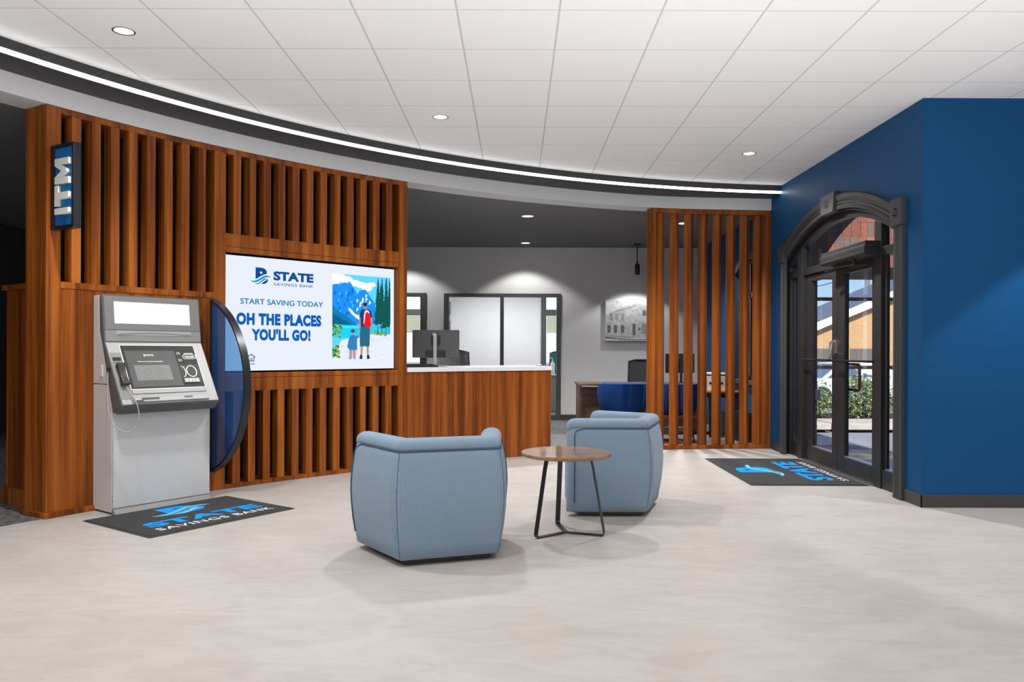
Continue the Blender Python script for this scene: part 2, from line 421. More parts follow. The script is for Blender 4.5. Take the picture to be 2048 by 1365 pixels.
# walls: a plane at x = const cut by arched openings
def arched_wall(bm, x0, x1, y0, y1, z1, ops):
    ys = set([y0, y1])
    for (a, b, zs, zc, R) in ops:
        for i in range(41): ys.add(a+(b-a)*i/40)
    ys = sorted(ys)
    top = lambda o, y: o[3] + math.sqrt(max(0, o[4]**2 - (y-(o[0]+o[1])/2)**2))
    for a, b in zip(ys, ys[1:]):
        o = next((o for o in ops if a >= o[0]-1e-6 and b <= o[1]+1e-6), None)
        for x in (x0, x1):
            if o is None: quad(bm, [(x,a,0),(x,b,0),(x,b,z1),(x,a,z1)])
            else:
                if o[2] > 0: quad(bm, [(x,a,0),(x,b,0),(x,b,o[2]),(x,a,o[2])])
                quad(bm, [(x,a,top(o,a)),(x,b,top(o,b)),(x,b,z1),(x,a,z1)])
        if o is not None:
            quad(bm, [(x0,a,top(o,a)),(x1,a,top(o,a)),(x1,b,top(o,b)),(x0,b,top(o,b))])
            if o[2] > 0: quad(bm, [(x0,a,o[2]),(x1,a,o[2]),(x1,b,o[2]),(x0,b,o[2])])
    for o in ops:
        for y in (o[0], o[1]): quad(bm, [(x0,y,o[2]),(x1,y,o[2]),(x1,y,top(o,y)),(x0,y,top(o,y))])
    quad(bm, [(x0,y0,0),(x1,y0,0),(x1,y0,z1),(x0,y0,z1)]); quad(bm, [(x0,y1,0),(x1,y1,0),(x1,y1,z1),(x0,y1,z1)])
    quad(bm, [(x0,y0,z1),(x1,y0,z1),(x1,y1,z1),(x0,y1,z1)])
DY = 8.0; DHW = 1.36; DR = 2.85; DZC = -0.18
bm = B(); arched_wall(bm, WX, WX+0.22, RY+0.19, 16.9, 3.34, [(6.62, 9.46, 0, DZC, DR), (10.25, 11.52, 0.83, 1.304, 1.216)])
ST('wall_right', bm, BLUE, 'blue entrance wall with the arched doorway')
bm = B(); box(bm, WX, 9, RY, RY+0.19, 0, 3.34)
ST('wall_return', bm, BLUE, 'blue wall to the right of the entrance, facing the lobby')
bm = B(); box(bm, -7.62, -7.5, -6.1, 17, 0, 3.34)
ST('wall_left', bm, CHARW, 'charcoal wall far left behind the timber wall')
bm = B(); box(bm, -7.5, 9, -6.1, -6, 0, 3.34)
ST('wall_front', bm, M('white_wall_paint', (0.75, 0.75, 0.75), 0.7), 'white wall behind the viewer')
bm = B(); box(bm, 9, 9.1, -6.1, RY+0.19, 0, 3.34)
ST('wall_side', bm, MATS['white_wall_paint'], 'white wall at the far right of the lobby')
bm = B(); T = 0.12
for x0, x1, z0, z1 in ((-7.5,-2.75,0,3.34),(-2.75,-1.591,2.24,3.34),(-1.591,-1.282,0,3.34),(-1.282,0.783,2.232,3.34),(0.783,WX,0,3.34)):
    box(bm, x0, x1, BY, BY+T, z0, z1)
ST('wall_rear', bm, GRAYW, 'grey rear wall with office glazing')

# rubber base
def basebd(name, segs, label):
    bm = B()
    for s in segs: box(bm, *s, 0, 0.102)
    ST(name, bm, BASEB, label, cat='baseboard', bevel=0.003)
basebd('baseboard_right', [(WX-0.012, WX, RY-0.012, 6.495), (WX-0.012, WX, 9.555, 9.80), (WX-0.012, WX, 10.02, BY)], 'charcoal baseboard along the blue entrance wall')
basebd('baseboard_return', [(WX-0.012, 9, RY-0.012, RY)], 'charcoal baseboard under the blue wall on the right')
basebd('baseboard_rear', [(0.785, WX-0.012, BY-0.012, BY), (-1.589, -1.284, BY-0.012, BY)], 'charcoal baseboard along the grey rear wall')

# offices behind the rear glazing
LGRAY = M('pale_office_paint', (0.60, 0.60, 0.61), 0.7)
bm = B(); Y2 = 16.9
def wall_xz(bm, xs0, xs1, holes, z1=2.7):
    x = xs0
    for (a, b, z0, zt) in sorted(holes):
        box(bm, x, a, Y2, Y2+0.15, 0, z1); box(bm, a, b, Y2, Y2+0.15, 0, z0); box(bm, a, b, Y2, Y2+0.15, zt, z1); x = b
    box(bm, x, xs1, Y2, Y2+0.15, 0, z1)
wall_xz(bm, -7.5, WX+0.2, [(-3.1, -2.06, 0.45, 2.40), (0.62, 1.66, 0.45, 2.40)])
ST('wall_office_rear', bm, LGRAY, 'pale rear wall of the offices behind glass', cat='wall')
bm = B(); box(bm, -1.50, -1.40, BY+T, Y2, 0, 2.7)
ST('wall_office_divider', bm, LGRAY, 'pale partition between the two offices', cat='wall')
bm = B(); box(bm, -7.5, WX, BY+T, Y2, 2.7, 2.78)
ST('ceiling_office', bm, M('office_ceiling', (0.75, 0.75, 0.75), 0.8), 'white ceiling of the rear offices', cat='ceiling')

def office_window(name, x0, x1, label):
    t = thing(name, label, 'window', ((x0+x1)/2, Y2+0.05, 0.45), kind='structure')
    bm = B(); y0, y1 = Y2-0.03, Y2+0.06
    box(bm, x0-0.09, x0+0.02, y0, y1, 0.38, 2.46); box(bm, x1-0.02, x1+0.09, y0, y1, 0.38, 2.46)
    box(bm, x0+0.02, x1-0.02, y0, y1, 2.38, 2.46); box(bm, x0+0.02, x1-0.02, y0, y1, 0.38, 0.47); box(bm, x0+0.02, x1-0.02, y0, y1, 1.98, 2.11)
    obj('frame', bm, DKGRAY, t, world=True, bevel=0.004)
    bm = B(); box(bm, x0+0.03, x1-0.03, Y2+0.02, Y2+0.026, 0.47, 1.98); box(bm, x0+0.03, x1-0.03, Y2+0.02, Y2+0.026, 2.11, 2.38)
    obj('pane', bm, GLASS, t, world=True)
    bm = B(); n = 10
    pts = [(x0+0.03, 1.97), (x1-0.03, 1.97), (x1-0.03, 1.62), (x0+0.03, 1.62)]
    prism(bm, pts, 'y', Y2-0.02, Y2-0.012)
    lathe(bm, [(0.012, x0+0.03), (0.012, x1-0.03)], (0, Y2-0.016, 1.62), 10, 'x')
    obj('roller_shade', bm, M('green_roller_shade', (0.42, 0.45, 0.34), 0.8), t, world=True)
office_window('window_3', 0.62, 1.66, 'office window with pale green shade seen through the rear glazing')
office_window('window_4', -3.1, -2.06, 'office window with shade seen beside the timber wall')
def storefront(name, x0, x1, zt, mull, lab, right=0.075, left=0.09):
    t = thing(name, lab, 'window', ((x0+x1)/2, BY+0.05, 0), kind='structure')
    bm = B(); y0, y1 = BY-0.03, BY+0.1
    box(bm, x0, x0+left, y0, y1, 0, zt); box(bm, x1-right, x1, y0, y1, 0, zt)
    box(bm, x0+left, x1-right, y0, y1, zt-0.06, zt); box(bm, x0+left, x1-right, y0, y1, 0, 0.09)
    for a, b in mull: box(bm, a, b, y0, y1, 0.09, zt-0.06)
    obj('frame', bm, DKGRAY, t, world=True, bevel=0.004)
    xs = [x0+left] + [v for m_ in mull for v in m_] + [x1-right]
    for a, b in zip(xs[::2], xs[1::2]):
        bm = B(); box(bm, a, b, BY+0.03, BY+0.036, 0.09, zt-0.06); obj('pane', bm, OGLASS, t, world=True)
    return t
storefront('window_1', -1.282, 0.783, 2.232, [(-0.29, -0.225)], 'dark framed office glazing in the grey rear wall behind the counter')
storefront('window_2', -2.75, -1.591, 2.24, [], 'dark framed office glazing just beside the timber wall', right=0.1)
# door leaf standing open inside the glazed office
t = thing('door_2', 'pale office door standing open inside the rear glazing', 'door', (-1.20, 14.0, 0), rz=math.radians(96), kind='structure')
bm = B(); box(bm, 0, 0.86, -0.02, 0.02, 0.01, 2.1); obj('leaf', bm, LGRAY, t, bevel=0.003)
bm = B()
for z in (0.3, 1.75): box(bm, -0.012, 0.012, -0.035, 0.0, z, z+0.12)
obj('hinge', bm, ALU, t)

# arched window in the blue wall behind the slatted divider
t = thing('window_5', 'arched black framed window in the blue wall behind the slatted divider', 'window', (WX+0.1, 10.885, 0.83), kind='structure')
def arc_poly(yc, zc, R0, R1, hw, n=28):
    a0 = math.asin(hw/R1); o = [(yc+R1*math.sin(-a0+2*a0*i/n), zc+R1*math.cos(-a0+2*a0*i/n)) for i in range(n+1)]
    i_ = [(yc+R0*math.sin(a0*R1/R1-2*a0*i/n), zc+R0*math.cos(a0-2*a0*i/n)) for i in range(n+1)]
    return o + i_
bm = B(); x0, x1 = WX+0.02, WX+0.12; yc = 10.885
zt = lambda y, R=1.216: 1.304 + math.sqrt(R*R-(y-yc)**2)
for y0, y1 in ((10.25, 10.32), (11.45, 11.52), (10.86, 10.91)):
    prism(bm, [(y0, 0.83), (y1, 0.83), (y1, zt(y1)-0.02), (y0, zt(y0)-0.02)], 'x', x0, x1)
box(bm, x0, x1, 10.32, 11.45, 0.83, 0.90); box(bm, x0, x1, 10.32, 11.45, 1.98, 2.05)
prism(bm, arc_poly(yc, 1.304, 1.15, 1.212, 0.63), 'x', x0, x1)
obj('frame', bm, BLACKM, t, world=True)
bm = B(); prism(bm, arc_poly(yc, 1.304, 1.212, 1.30, 0.70), 'x', WX-0.025, WX)
box(bm, WX-0.025, WX, 10.19, 10.255, 0.83, 2.335); box(bm, WX-0.025, WX, 11.515, 11.58, 0.83, 2.335); box(bm, WX-0.05, WX, 10.17, 11.60, 0.77, 0.83)
obj('casing', bm, TRIMG, t, world=True, bevel=0.004)
bm = B(); box(bm, WX+0.06, WX+0.066, 10.32, 10.86, 0.9, 2.3); box(bm, WX+0.06, WX+0.066, 10.91, 11.45, 0.9, 2.3); obj('pane', bm, GLASS, t, world=True)

# ------------------------------------------------------------------ arched entrance
t = thing('trim_entrance', 'charcoal fluted casing with rosette blocks around the arched entrance', 'casing', (WX, DY, 0), kind='structure')
def flute(y0, y1, z0, z1):
    w = y1-y0; bm = B()
    prof = [(0,0),(0,-0.030),(0.030,-0.036),(0.034,-0.026),(0.044,-0.026),(0.048,-0.034),(0.058,-0.034),(0.062,-0.024),(0.072,-0.024),(0.076,-0.034),(0.086,-0.034),(0.090,-0.026),(0.100,-0.026),(0.104,-0.036),(w,-0.030),(w,0)]
    prism(bm, [(WX+d, y0+p) for p, d in prof], 'z', z0, z1); return bm
obj('side_casing', flute(6.500, 6.648, 0, 2.30), TRIMG, t, world=True)
obj('side_casing', flute(9.352, 9.500, 0, 2.30), TRIMG, t, world=True)
bm = B(); n = 48; A0 = math.asin(1.355/2.98)
prof = [(2.845,0),(2.845,-0.028),(2.875,-0.034),(2.880,-0.022),(2.892,-0.022),(2.897,-0.034),(2.908,-0.034),(2.912,-0.022),(2.924,-0.022),(2.929,-0.036),(2.940,-0.036),(2.946,-0.044),(2.99,-0.044),(2.995,0)]
rows = []
for i in range(n+1):
    a = -A0+2*A0*i/n
    rows.append([bm.verts.new((WX+d, DY+R*math.sin(a), DZC+R*math.cos(a))) for R, d in prof])
for a, b in zip(rows, rows[1:]):
    for k in range(len(prof)-1): bm.faces.new((a[k], b[k], b[k+1], a[k+1]))
obj('arch_casing', bm, TRIMG, t, world=True, smooth=25)
def rosette(par, y, z, x):
    bm = B(); lathe(bm, [(0.045, 0.0), (0.045, -0.004), (0.036, -0.006), (0.034, 0.0), (0.024, 0.0), (0.022, -0.007), (0.010, -0.007), (0.008, -0.001), (0.0, -0.001)], (x, y, z), 28, 'x')
    obj('rosette', bm, TRIMG, par, world=True, smooth=40)
for y0, y1 in ((6.475, 6.665), (9.335, 9.525)):
    bm = B(); box(bm, WX-0.055, WX, y0, y1, 2.30, 2.525); c = obj('corner_block', bm, TRIMG, t, world=True, bevel=0.004); rosette(c, (y0+y1)/2, 2.412, WX-0.055)
bm = B(); prism(bm, [(DY-0.155, 2.645), (DY+0.155, 2.645), (DY+0.185, 2.845), (DY-0.185, 2.845)], 'x', WX-0.065, WX)
c = obj('keystone', bm, TRIMG, t, world=True, bevel=0.004); rosette(c, DY, 2.745, WX-0.065)

t = thing('door_1', 'black framed arched entrance with glazed double doors and sidelights', 'door', (WX+0.08, DY, 0), kind='structure')
XF0, XF1, OC = WX+0.055, WX+0.135, 8.04
arcz = lambda y, R: DZC + math.sqrt(R*R-(y-OC)**2)
bm = B()                                           # inner arch, jambs, mullions, transom
prism(bm, arc_poly(OC, DZC, 2.765, 2.848, 1.405, 44), 'x', XF0, XF1)
for y0, y1, xa in ((6.625, 6.70, XF0), (9.38, 9.455, XF0), (7.055, 7.185, XF0), (8.97, 9.10, WX+0.04)):
    prism(bm, [(y0, 0), (y1, 0), (y1, arcz(y1, 2.767)), (y0, arcz(y0, 2.767))], 'x', xa, XF1)
prism(bm, arc_poly(OC, DZC, 2.828, 2.8485, 1.412, 44), 'x', WX+0.002, XF0-0.0005)
for y0, y1 in ((6.6215, 6.632), (9.448, 9.4585)): box(bm, WX+0.002, XF0-0.0005, y0, y1, 0, 2.31)
BAYS = ((6.70, 7.055), (7.185, 8.97), (9.10, 9.38))
for y0, y1 in BAYS: box(bm, XF0, XF1, y0, y1, 2.105, 2.185)
obj('frame', bm, BLACKM, t, world=True, bevel=0.004)
for y0, y1 in (BAYS[0], BAYS[2]):
    bm = B(); box(bm, XF0+0.012, XF1-0.02, y0, y1, 0, 0.175); box(bm, XF0+0.03, XF1-0.02, y1-0.05, y1, 0.175, 2.105); obj('kick_panel', bm, BLACKM, t, world=True, bevel=0.004)
    bm = B(); box(bm, XF0+0.02, XF1-0.03, y0, y1-0.05, 0.175, 0.188); obj('glazing_bead', bm, ALU, t, world=True)
    bm = B(); box(bm, XF0+0.045, XF0+0.051, y0, y1-0.05, 0.188, 2.105); obj('pane', bm, GLASS, t, world=True)
for y0, y1 in BAYS:
    bm = B(); n = 14
    pts = [(y0, 2.185), (y1, 2.185)] + [(y1+(y0-y1)*i/n, arcz(y1+(y0-y1)*i/n, 2.772)) for i in range(n+1)]
    prism(bm, pts, 'x', XF0+0.045, XF0+0.051); obj('transom_pane', bm, GLASS, t, world=True)
XD0, XD1 = WX+0.085, WX+0.130
for y0, y1, gy0, gy1, s in ((7.19, 8.072, 7.29, 7.905, 1), (8.082, 8.965, 8.215, 8.785, -1)):
    bm = B()
    box(bm, XD0, XD1, y0, gy0, 0.012, 2.1); box(bm, XD0, XD1, gy1, y1, 0.012, 2.1)
    box(bm, XD0, XD1, gy0, gy1, 0.012, 0.170); box(bm, XD0, XD1, gy0, gy1, 2.025, 2.1)
    lf = obj('door_leaf', bm, BLACKM, t, world=True, bevel=0.004)
    bm = B(); box(bm, XD0+0.02, XD0+0.026, gy0, gy1, 0.183, 2.025); obj('pane', bm, GLASS, lf, world=True)
    bm = B(); box(bm, XD0+0.004, XD1-0.004, gy0, gy1, 0.170, 0.183); obj('glazing_bead', bm, ALU, lf, world=True)
    xb = WX+0.022
    bm = B(); tube(bm, [(XD0, y0+0.05, 1.145), (xb, y0+0.05, 1.145), (xb, y1-(0.0 if s == 1 else 0.05), 1.145), (XD0, y1-(0.02 if s == 1 else 0.05), 1.145)], 0.011, 10)
    obj('push_bar', bm, BLKMET, lf, world=True, smooth=40)
    if s == 1:
        bm = B(); tube(bm, [(XD1, 7.95, 1.11), (XD1+0.05, 7.95, 1.11), (XD1+0.05, 7.79, 1.11), (XD1+0.05, 7.77, 1.09), (XD1+0.05, 7.77, 0.87), (XD1+0.05, 7.79, 0.85), (XD1+0.05, 7.95, 0.85), (XD1, 7.95, 0.85)], 0.014, 10)
        obj('pull_handle', bm, BLKMET, lf, world=True, smooth=40)
    else:
        bm = B(); yl = 8.135
        box(bm, XD0-0.012, XD0, yl-0.025, yl+0.025, 1.22, 1.36); lathe(bm, [(0.022, -0.03), (0.022, 0)], (XD0, yl, 1.335), 16, 'x')
        tube(bm, [(XD0-0.02, yl, 1.335), (XD0-0.05, yl, 1.33), (XD0-0.055, yl-0.005, 1.27), (XD0-0.045, yl, 1.20), (XD0-0.06, yl+0.015, 1.14)], [0.012, 0.012, 0.011, 0.010, 0.012], 10)
        tube(bm, [(XD0-0.03, yl-0.04, 1.215), (XD0-0.03, yl+0.05, 1.215)], 0.008, 8)
        obj('latch', bm, CHROME, lf, world=True, smooth=40)
bm = B(); box(bm, WX+0.03, WX+0.14, 7.185, 8.97, 0.0, 0.012); obj('threshold', bm, ALU, t, world=True, bevel=0.003)
# automatic opener above the doors
o = thing('door_operator', 'black automatic door operator box above the entrance doors', 'door operator', (WX, 7.6, 2.1))
bm = B(); prof = [(WX+0.09, 2.115), (WX-0.075, 2.115), (WX-0.09, 2.135), (WX-0.09, 2.165), (WX-0.083, 2.168), (WX-0.09, 2.17), (WX-0.09, 2.205), (WX-0.083, 2.21), (WX-0.083, 2.245), (WX+0.09, 2.245)]
prism(bm, prof, 'y', 7.07, 8.10); obj('housing', bm, BLACKM, o, world=True, bevel=0.002)
bm = B(); tube(bm, [(WX-0.03, 7.42, 2.117), (WX-0.03, 7.42, 2.068)], 0.016, 12); bar(bm, [(WX-0.03, 7.40, 2.064), (WX-0.07, 7.95, 2.064)], 0.012, 0.004, (0.997, 0.07, 0))
bar(bm, [(WX-0.068, 8.02, 2.055), (WX+0.035, 7.30, 2.055)], 0.010, 0.004, (0.99, 0.14, 0)); lathe(bm, [(0.016, 2.048), (0.016, 2.066)], (WX-0.068, 7.97, 0), 14)
obj('swing_arm', bm, BLKMET, o, world=True, smooth=40)
# ================================================================== CURVED TIMBER WALL
p0 = pol(145, CR+0.13)
fw = thing('slatted_timber_wall', 'tall curved teak wall with recessed slats holding the screen and the banking machine', 'timber wall', (p0.x, p0.y, 0))
def part(name, spec, mat=TEAK, bev=0.002, label=None):
    bm = B()
    for s in spec: arcbox(bm, *s)
    return obj(name, bm, mat, fw, world=True, bevel=bev, label=label)
TL, TA, TB, TC, TD, TR = 150.48, 149.78, 141.34, 140.63, 128.34, 127.66
part('end_post', [(TL, TA, 0, 0.27, 0.04, 3.02)])
part('base_plinth', [(TL+0.12, 147.95, -0.022, 0.295, 0, 0.042)])
part('lower_panel', [(TA, TB, 0.0, 0.03, 0.0, 1.686)])
part('sill_rail', [(TA, TB, -0.006, 0.25, 1.686, 1.735)])
part('stile', [(TB, TC, 0, 0.25, 0.0, 2.975)])
part('stile', [(TD, TR, 0, 0.27, 0.0, 2.975)])
part('top_rail', [(TA, TR, 0, 0.27, 2.975, 3.02)])
part('bottom_rail', [(TC, TD, -0.004, 0.25, 0, 0.038)])
part('screen_surround', [(TC, TD, 0, 0.25, 2.156, 2.27), (TC, TD, 0, 0.25, 2.108, 2.153), (TC, TD, 0, 0.25, 0.982, 1.026), (TC, TD, 0, 0.25, 0.862, 0.979)])
part('backing_panel', [(TL-0.1, TR+0.1, 0.252, 0.262, 0.0, 3.0)], BLACKBACK, 0)
def slat(t0, t1, z0, z1): part('slat', [(t0, t1, 0.0, 0.095, z0, z1)])
for k in range(8): t = 149.26 - 0.9885*k; slat(t, t-0.468, 1.735, 2.975)
for k in range(12):
    t = 140.136 - 0.983*k
    slat(t, t-0.47, 2.27, 2.975); slat(t, t-0.47, 0.038, 0.862)

# privacy wing behind the end of the timber wall
u = Vector((0.822, -0.569, 0)); w = Vector((0.569, 0.822, 0)); o0 = Vector((-4.11, 6.245, 0))
t = thing('wing_wall', 'lower teak wing wall behind the left end of the tall timber wall', 'timber wall', (-3.9, 6.15, 0))
bm = B(); obox(bm, o0, u, w, 0.035, 0.70, 0.02, 0.14, 0.0, 1.70); obj('panel', bm, TEAK, t, world=True, bevel=0.002)
bm = B(); obox(bm, o0, u, w, 0.0, 0.70, -0.005, 0.16, 1.70, 1.742); obj('cap', bm, TEAK, t, world=True, bevel=0.002)
bm = B(); obox(bm, o0, u, w, 0.0, 0.70, -0.005, 0.15, 0.005, 0.145); obj('plinth', bm, TEAK, t, world=True, bevel=0.002)

# ------------------------------------------------------------------ reception counter
p0 = pol(121.5, CR+0.2)
t = thing('reception_counter', 'curved teak reception counter with a white stone top', 'counter', (p0.x, p0.y, 0))
bm = B(); arcbox(bm, TR-0.05, 115.46, 0.012, 0.04, 0, 1.0); obj('front_panel', bm, TEAK, t, world=True, bevel=0.002)
bm = B(); arcbox(bm, 115.62, 115.46, 0.042, 0.62, 0, 1.0); obj('end_panel', bm, TEAK, t, world=True, bevel=0.002)
bm = B(); arcbox(bm, TR-0.05, 115.42, -0.004, 0.66, 1.0, 1.049); obj('worktop', bm, WQUARTZ, t, world=True, bevel=0.004)
# ------------------------------------------------------------------ slatted divider by the entrance
p0 = pol(101.5, CR)
t = thing('slatted_divider', 'open teak divider of diamond set posts next to the entrance wall', 'room divider', (p0.x, p0.y, 0))
bm = B(); arcbox(bm, 106.57, 96.27, 0, 0.135, 2.965, 3.018); arcbox(bm, 106.57, 96.27, -0.006, 0.141, 0.004, 0.05)
arcbox(bm, 106.57, 106.20, 0, 0.135, 0.05, 2.965); arcbox(bm, 96.66, 96.27, 0, 0.135, 0.05, 2.965)
obj('frame', bm, TEAK, t, world=True, bevel=0.002)
for th in (105.65, 104.40, 103.17, 101.97, 100.76, 99.58, 98.40, 97.27):
    q = pol(th, rad(th)+0.066); a = math.radians(th); bm = B(); h = 0.065
    d1 = Vector((math.cos(a), math.sin(a), 0)); d2 = Vector((-math.sin(a), math.cos(a), 0))
    prism(bm, [tuple((q+d1*(h*i)+d2*(h*j)).xy) for i, j in ((-1,0),(0,-1),(1,0),(0,1))], 'z', 0.05, 2.965)
    obj('post', bm, TEAK, t, world=True, bevel=0.002)

# ------------------------------------------------------------------ light strip
bm = B(); rows = []
for i in range(73):
    a = math.radians(95.92 + (180-95.92)*i/72)
    rows.append([bm.verts.new((LX+r*math.cos(a), LY+r*math.sin(a), z)) for r, z in ((LR-0.002, 3.190), (LR-0.003, 3.188), (LR+0.004, 3.166), (LR+0.008, 3.164), (LR+0.02, 3.164), (LR+0.02, 3.190))])
for a, b in zip(rows, rows[1:]):
    for k in range(6): bm.faces.new((a[k], b[k], b[(k+1)%6], a[(k+1)%6]))
bm.faces.new(rows[0]); bm.faces.new(rows[-1][::-1])
obj('light_strip', bm, glow('light_strip_diffuser', (1, 1, 1), 6.0), label='long curved white light strip under the soffit edge', cat='light strip')

# ------------------------------------------------------------------ recessed ceiling lights
LENS = glow('downlight_lens', (1, 0.99, 0.97), 4.0)
def downlight(x, y, z, r, label, group, e, spot=2.3, blend=0.7, col=(1, 0.985, 0.96)):
    t = thing('ceiling_light', label, 'ceiling light', (x, y, z), group=group)
    bm = B(); lathe(bm, [(r*0.80, 0.0), (r*0.82, -0.004), (r, -0.004), (r, 0.0)], (0,0,0), 36); obj('trim_ring', bm, CHROME, t, smooth=40)
    bm = B(); lathe(bm, [(0.0, -0.002), (r*0.80, -0.002), (r*0.80, 0.0)], (0,0,0), 36); obj('lens', bm, LENS, t)
    lamp('lamp', 'SPOT', (x, y, z-0.03), e, aim=(x, y, 0), color=col, spot_size=spot, spot_blend=blend, shadow_soft_size=r)
E1 = 150
for x, y, lab in ((-2.50, 4.963, 'round recessed downlight in the white ceiling, nearest the timber wall end'),
                  (-0.666, 6.779, 'round recessed downlight in the white ceiling, middle of the three'),
                  (2.37, 7.994, 'round recessed downlight in the white ceiling in front of the entrance')):
    downlight(x, y, CZ, 0.070, lab, 'lobby downlights', E1*(2.0 if x > 2 else 1))
# the same fittings go on behind and beside the viewer
lamp('lamp', 'SPOT', (-3.4, 2.6, CZ-0.02), 130, aim=(-3.4, 2.6, 0), color=(1, 0.985, 0.96), spot_size=2.4, spot_blend=0.7, shadow_soft_size=0.07)
for x, y in ((-0.9, 3.3), (1.3, 3.6), (3.1, 3.2), (5.4, 2.3), (-3.2, -0.8), (-0.6, 0.4), (2.0, 0.2), (4.8, -0.8), (0.4, -2.8)):
    lamp('lamp', 'SPOT', (x, y, CZ-0.02), 60, aim=(x, y, 0), color=(1, 0.985, 0.96), spot_size=2.3, spot_blend=0.7, shadow_soft_size=0.07)
lamp('lamp', 'SPOT', (4.6, 5.22, CZ-0.02), 150, aim=(4.6, 5.22, 0), color=(1, 0.985, 0.96), spot_size=1.47, spot_blend=0.12, shadow_soft_size=0.05)
downlight(0.143, 10.561, DZ, 0.085, 'recessed downlight in the dark ceiling, nearer the lobby', 'dark ceiling downlights', 280)
downlight(0.147, 13.22, DZ, 0.085, 'recessed downlight in the dark ceiling close to the rear wall', 'dark ceiling downlights', 54, spot=2.0, blend=0.25)
downlight(2.354, 11.116, DZ, 0.085, 'recessed downlight in the dark ceiling seen through the slatted divider', 'dark ceiling downlights', 280)
lamp('lamp', 'SPOT', (-1.95, 13.22, DZ-0.02), 54, aim=(-1.95, 13.22, 0), spot_size=2.0, spot_blend=0.25, shadow_soft_size=0.08)
lamp('lamp', 'SPOT', (-2.4, 10.4, DZ-0.02), 280, aim=(-2.4, 10.4, 0), spot_size=2.3, spot_blend=0.7, shadow_soft_size=0.08)
for x in (-2.4, -0.3, 2.0): lamp('lamp', 'AREA', (x, 15.4, 2.66), 50, aim=(x, 15.4, 0), shape='SQUARE', size=0.6)

t = thing('pendant_spotlight', 'black cylinder spotlight hanging on a rod from the dark ceiling', 'pendant light', (2.05, 13.30, DZ))
bm = B(); lathe(bm, [(0.065, 0.0), (0.065, -0.018), (0.02, -0.026), (0.0, -0.026)], seg=24); obj('canopy', bm, BLKMET, t, smooth=40)
bm = B(); tube(bm, [(0, 0, -0.02), (0, 0, -0.345)], 0.008, 8); lathe(bm, [(0.014, -0.30), (0.014, -0.345)], seg=12); obj('rod', bm, BLKMET, t, smooth=40)
bm = B(); lathe(bm, [(0.0, -0.34), (0.030, -0.34), (0.042, -0.355), (0.042, -0.50), (0.036, -0.52), (0.034, -0.50), (0.0, -0.495)], seg=24); obj('shade', bm, GUNMET, t, smooth=40)
lamp('lamp', 'SPOT', (2.05, 13.30, DZ-0.535), 28, aim=(2.05, 13.42, 0), spot_size=2.1, spot_blend=0.3, shadow_soft_size=0.04)

# ------------------------------------------------------------------ big screen
a0 = pol(140.45, 8.79); b0 = pol(128.43, 8.79); e = (b0-a0).normalized(); nrm = Vector((e.y, -e.x, 0))
L = (b0-a0).length; mid = (a0+b0)/2
t = thing('wall_screen', 'large wall mounted screen showing the bank advert, set into the teak wall', 'screen', (a0.x, a0.y, 1.043), rz=math.atan2(e.y, e.x))
# local x runs along the screen, local y away from the viewer, local z up
bm = B(); box(bm, -0.006, L+0.006, 0.004, 0.05, -0.006, 1.05); obj('case', bm, BLKPL, t, bevel=0.003)
bm = B(); box(bm, 0, L, 0.0, 0.004, 0, 1.044); obj('display', bm, glow('display_white', (0.82, 0.87, 0.97), 0.74), t)
def G(name, c, s=0.76): return glow('display_'+name, c, s)
UP = lambda z: z-1.043
def onscreen(mesh, y=-0.0006): return Matrix(((1,0,0,0),(0,0,-1,y),(0,1,0,0),(0,0,0,1)))
NAVY = G('navy', (0.004, 0.075, 0.30)); MIDB = G('mid_blue', (0.004, 0.20, 0.50)); LBLUE = G('light_blue', (0.02, 0.33, 0.70)); COB = G('cobalt', (0.004, 0.115, 0.50))
mtx = onscreen(None)
for args in (('STATE', 0.470, UP(1.885), 0.889, UP(1.972), 0.05, 0.0006, 1.0, NAVY), ('SAVINGS', 0.471, UP(1.837), 0.714, UP(1.865), 0.012, 0.0006, 1.1, MIDB), ('BANK', 0.743, UP(1.837), 0.889, UP(1.865), 0.012, 0.0006, 1.1, MIDB),
             ('START SAVING TODAY', 0.149, UP(1.652), 0.995, UP(1.704), 0.018, 0.0006, 1.0, MIDB), ('OH THE PLACES', 0.112, UP(1.461), 0.975, UP(1.573), 0.062, 0.0006, 1.10, COB),
             ("YOU'LL GO!", 0.257, UP(1.319), 0.858, UP(1.430), 0.062, 0.0006, 1.10, COB), ('LENDER', 0.222, UP(1.098), 0.289, UP(1.110), 0.02, 0.0006, 1.0, NAVY)):
    me = text_mesh(args[0], args[1:5], *args[5:8]); me.transform(mtx); mobj('advert_lettering', me, args[8], t)
def flat(bm, pts, y, mi):
    f = quad(bm, [(p[0], y, p[1]) for p in pts]); f.material_index = mi; return f
# bank mark: letter B crossed by two waves
bm = B(); me = text_mesh('B', (0.294, UP(1.843), 0.418, UP(1.994)), 0.05, 0.0006); me.transform(mtx); bm.from_mesh(me); bpy.data.meshes.remove(me)
for (x0, x1, y0, y1, th, mi) in ((0.222, 0.462, 1.868, 1.912, 0.045, 1), (0.238, 0.450, 1.869, 1.911, 0.026, 2), (0.275, 0.440, 1.843, 1.893, 0.030, 1), (0.285, 0.42, 1.847, 1.889, 0.016, 3)):
    f = flat(bm, [(x, UP(y)) for x, y in wave_pts(x0, x1, y0, y1, th)], -0.0014-0.0002*mi, mi); bmesh.ops.triangulate(bm, faces=[f])
obj('bank_mark', bm, NAVY, t, mats=[NAVY, G('wave_edge', (0.8, 0.9, 1.0), 1.1), LBLUE, MIDB], norm=False)
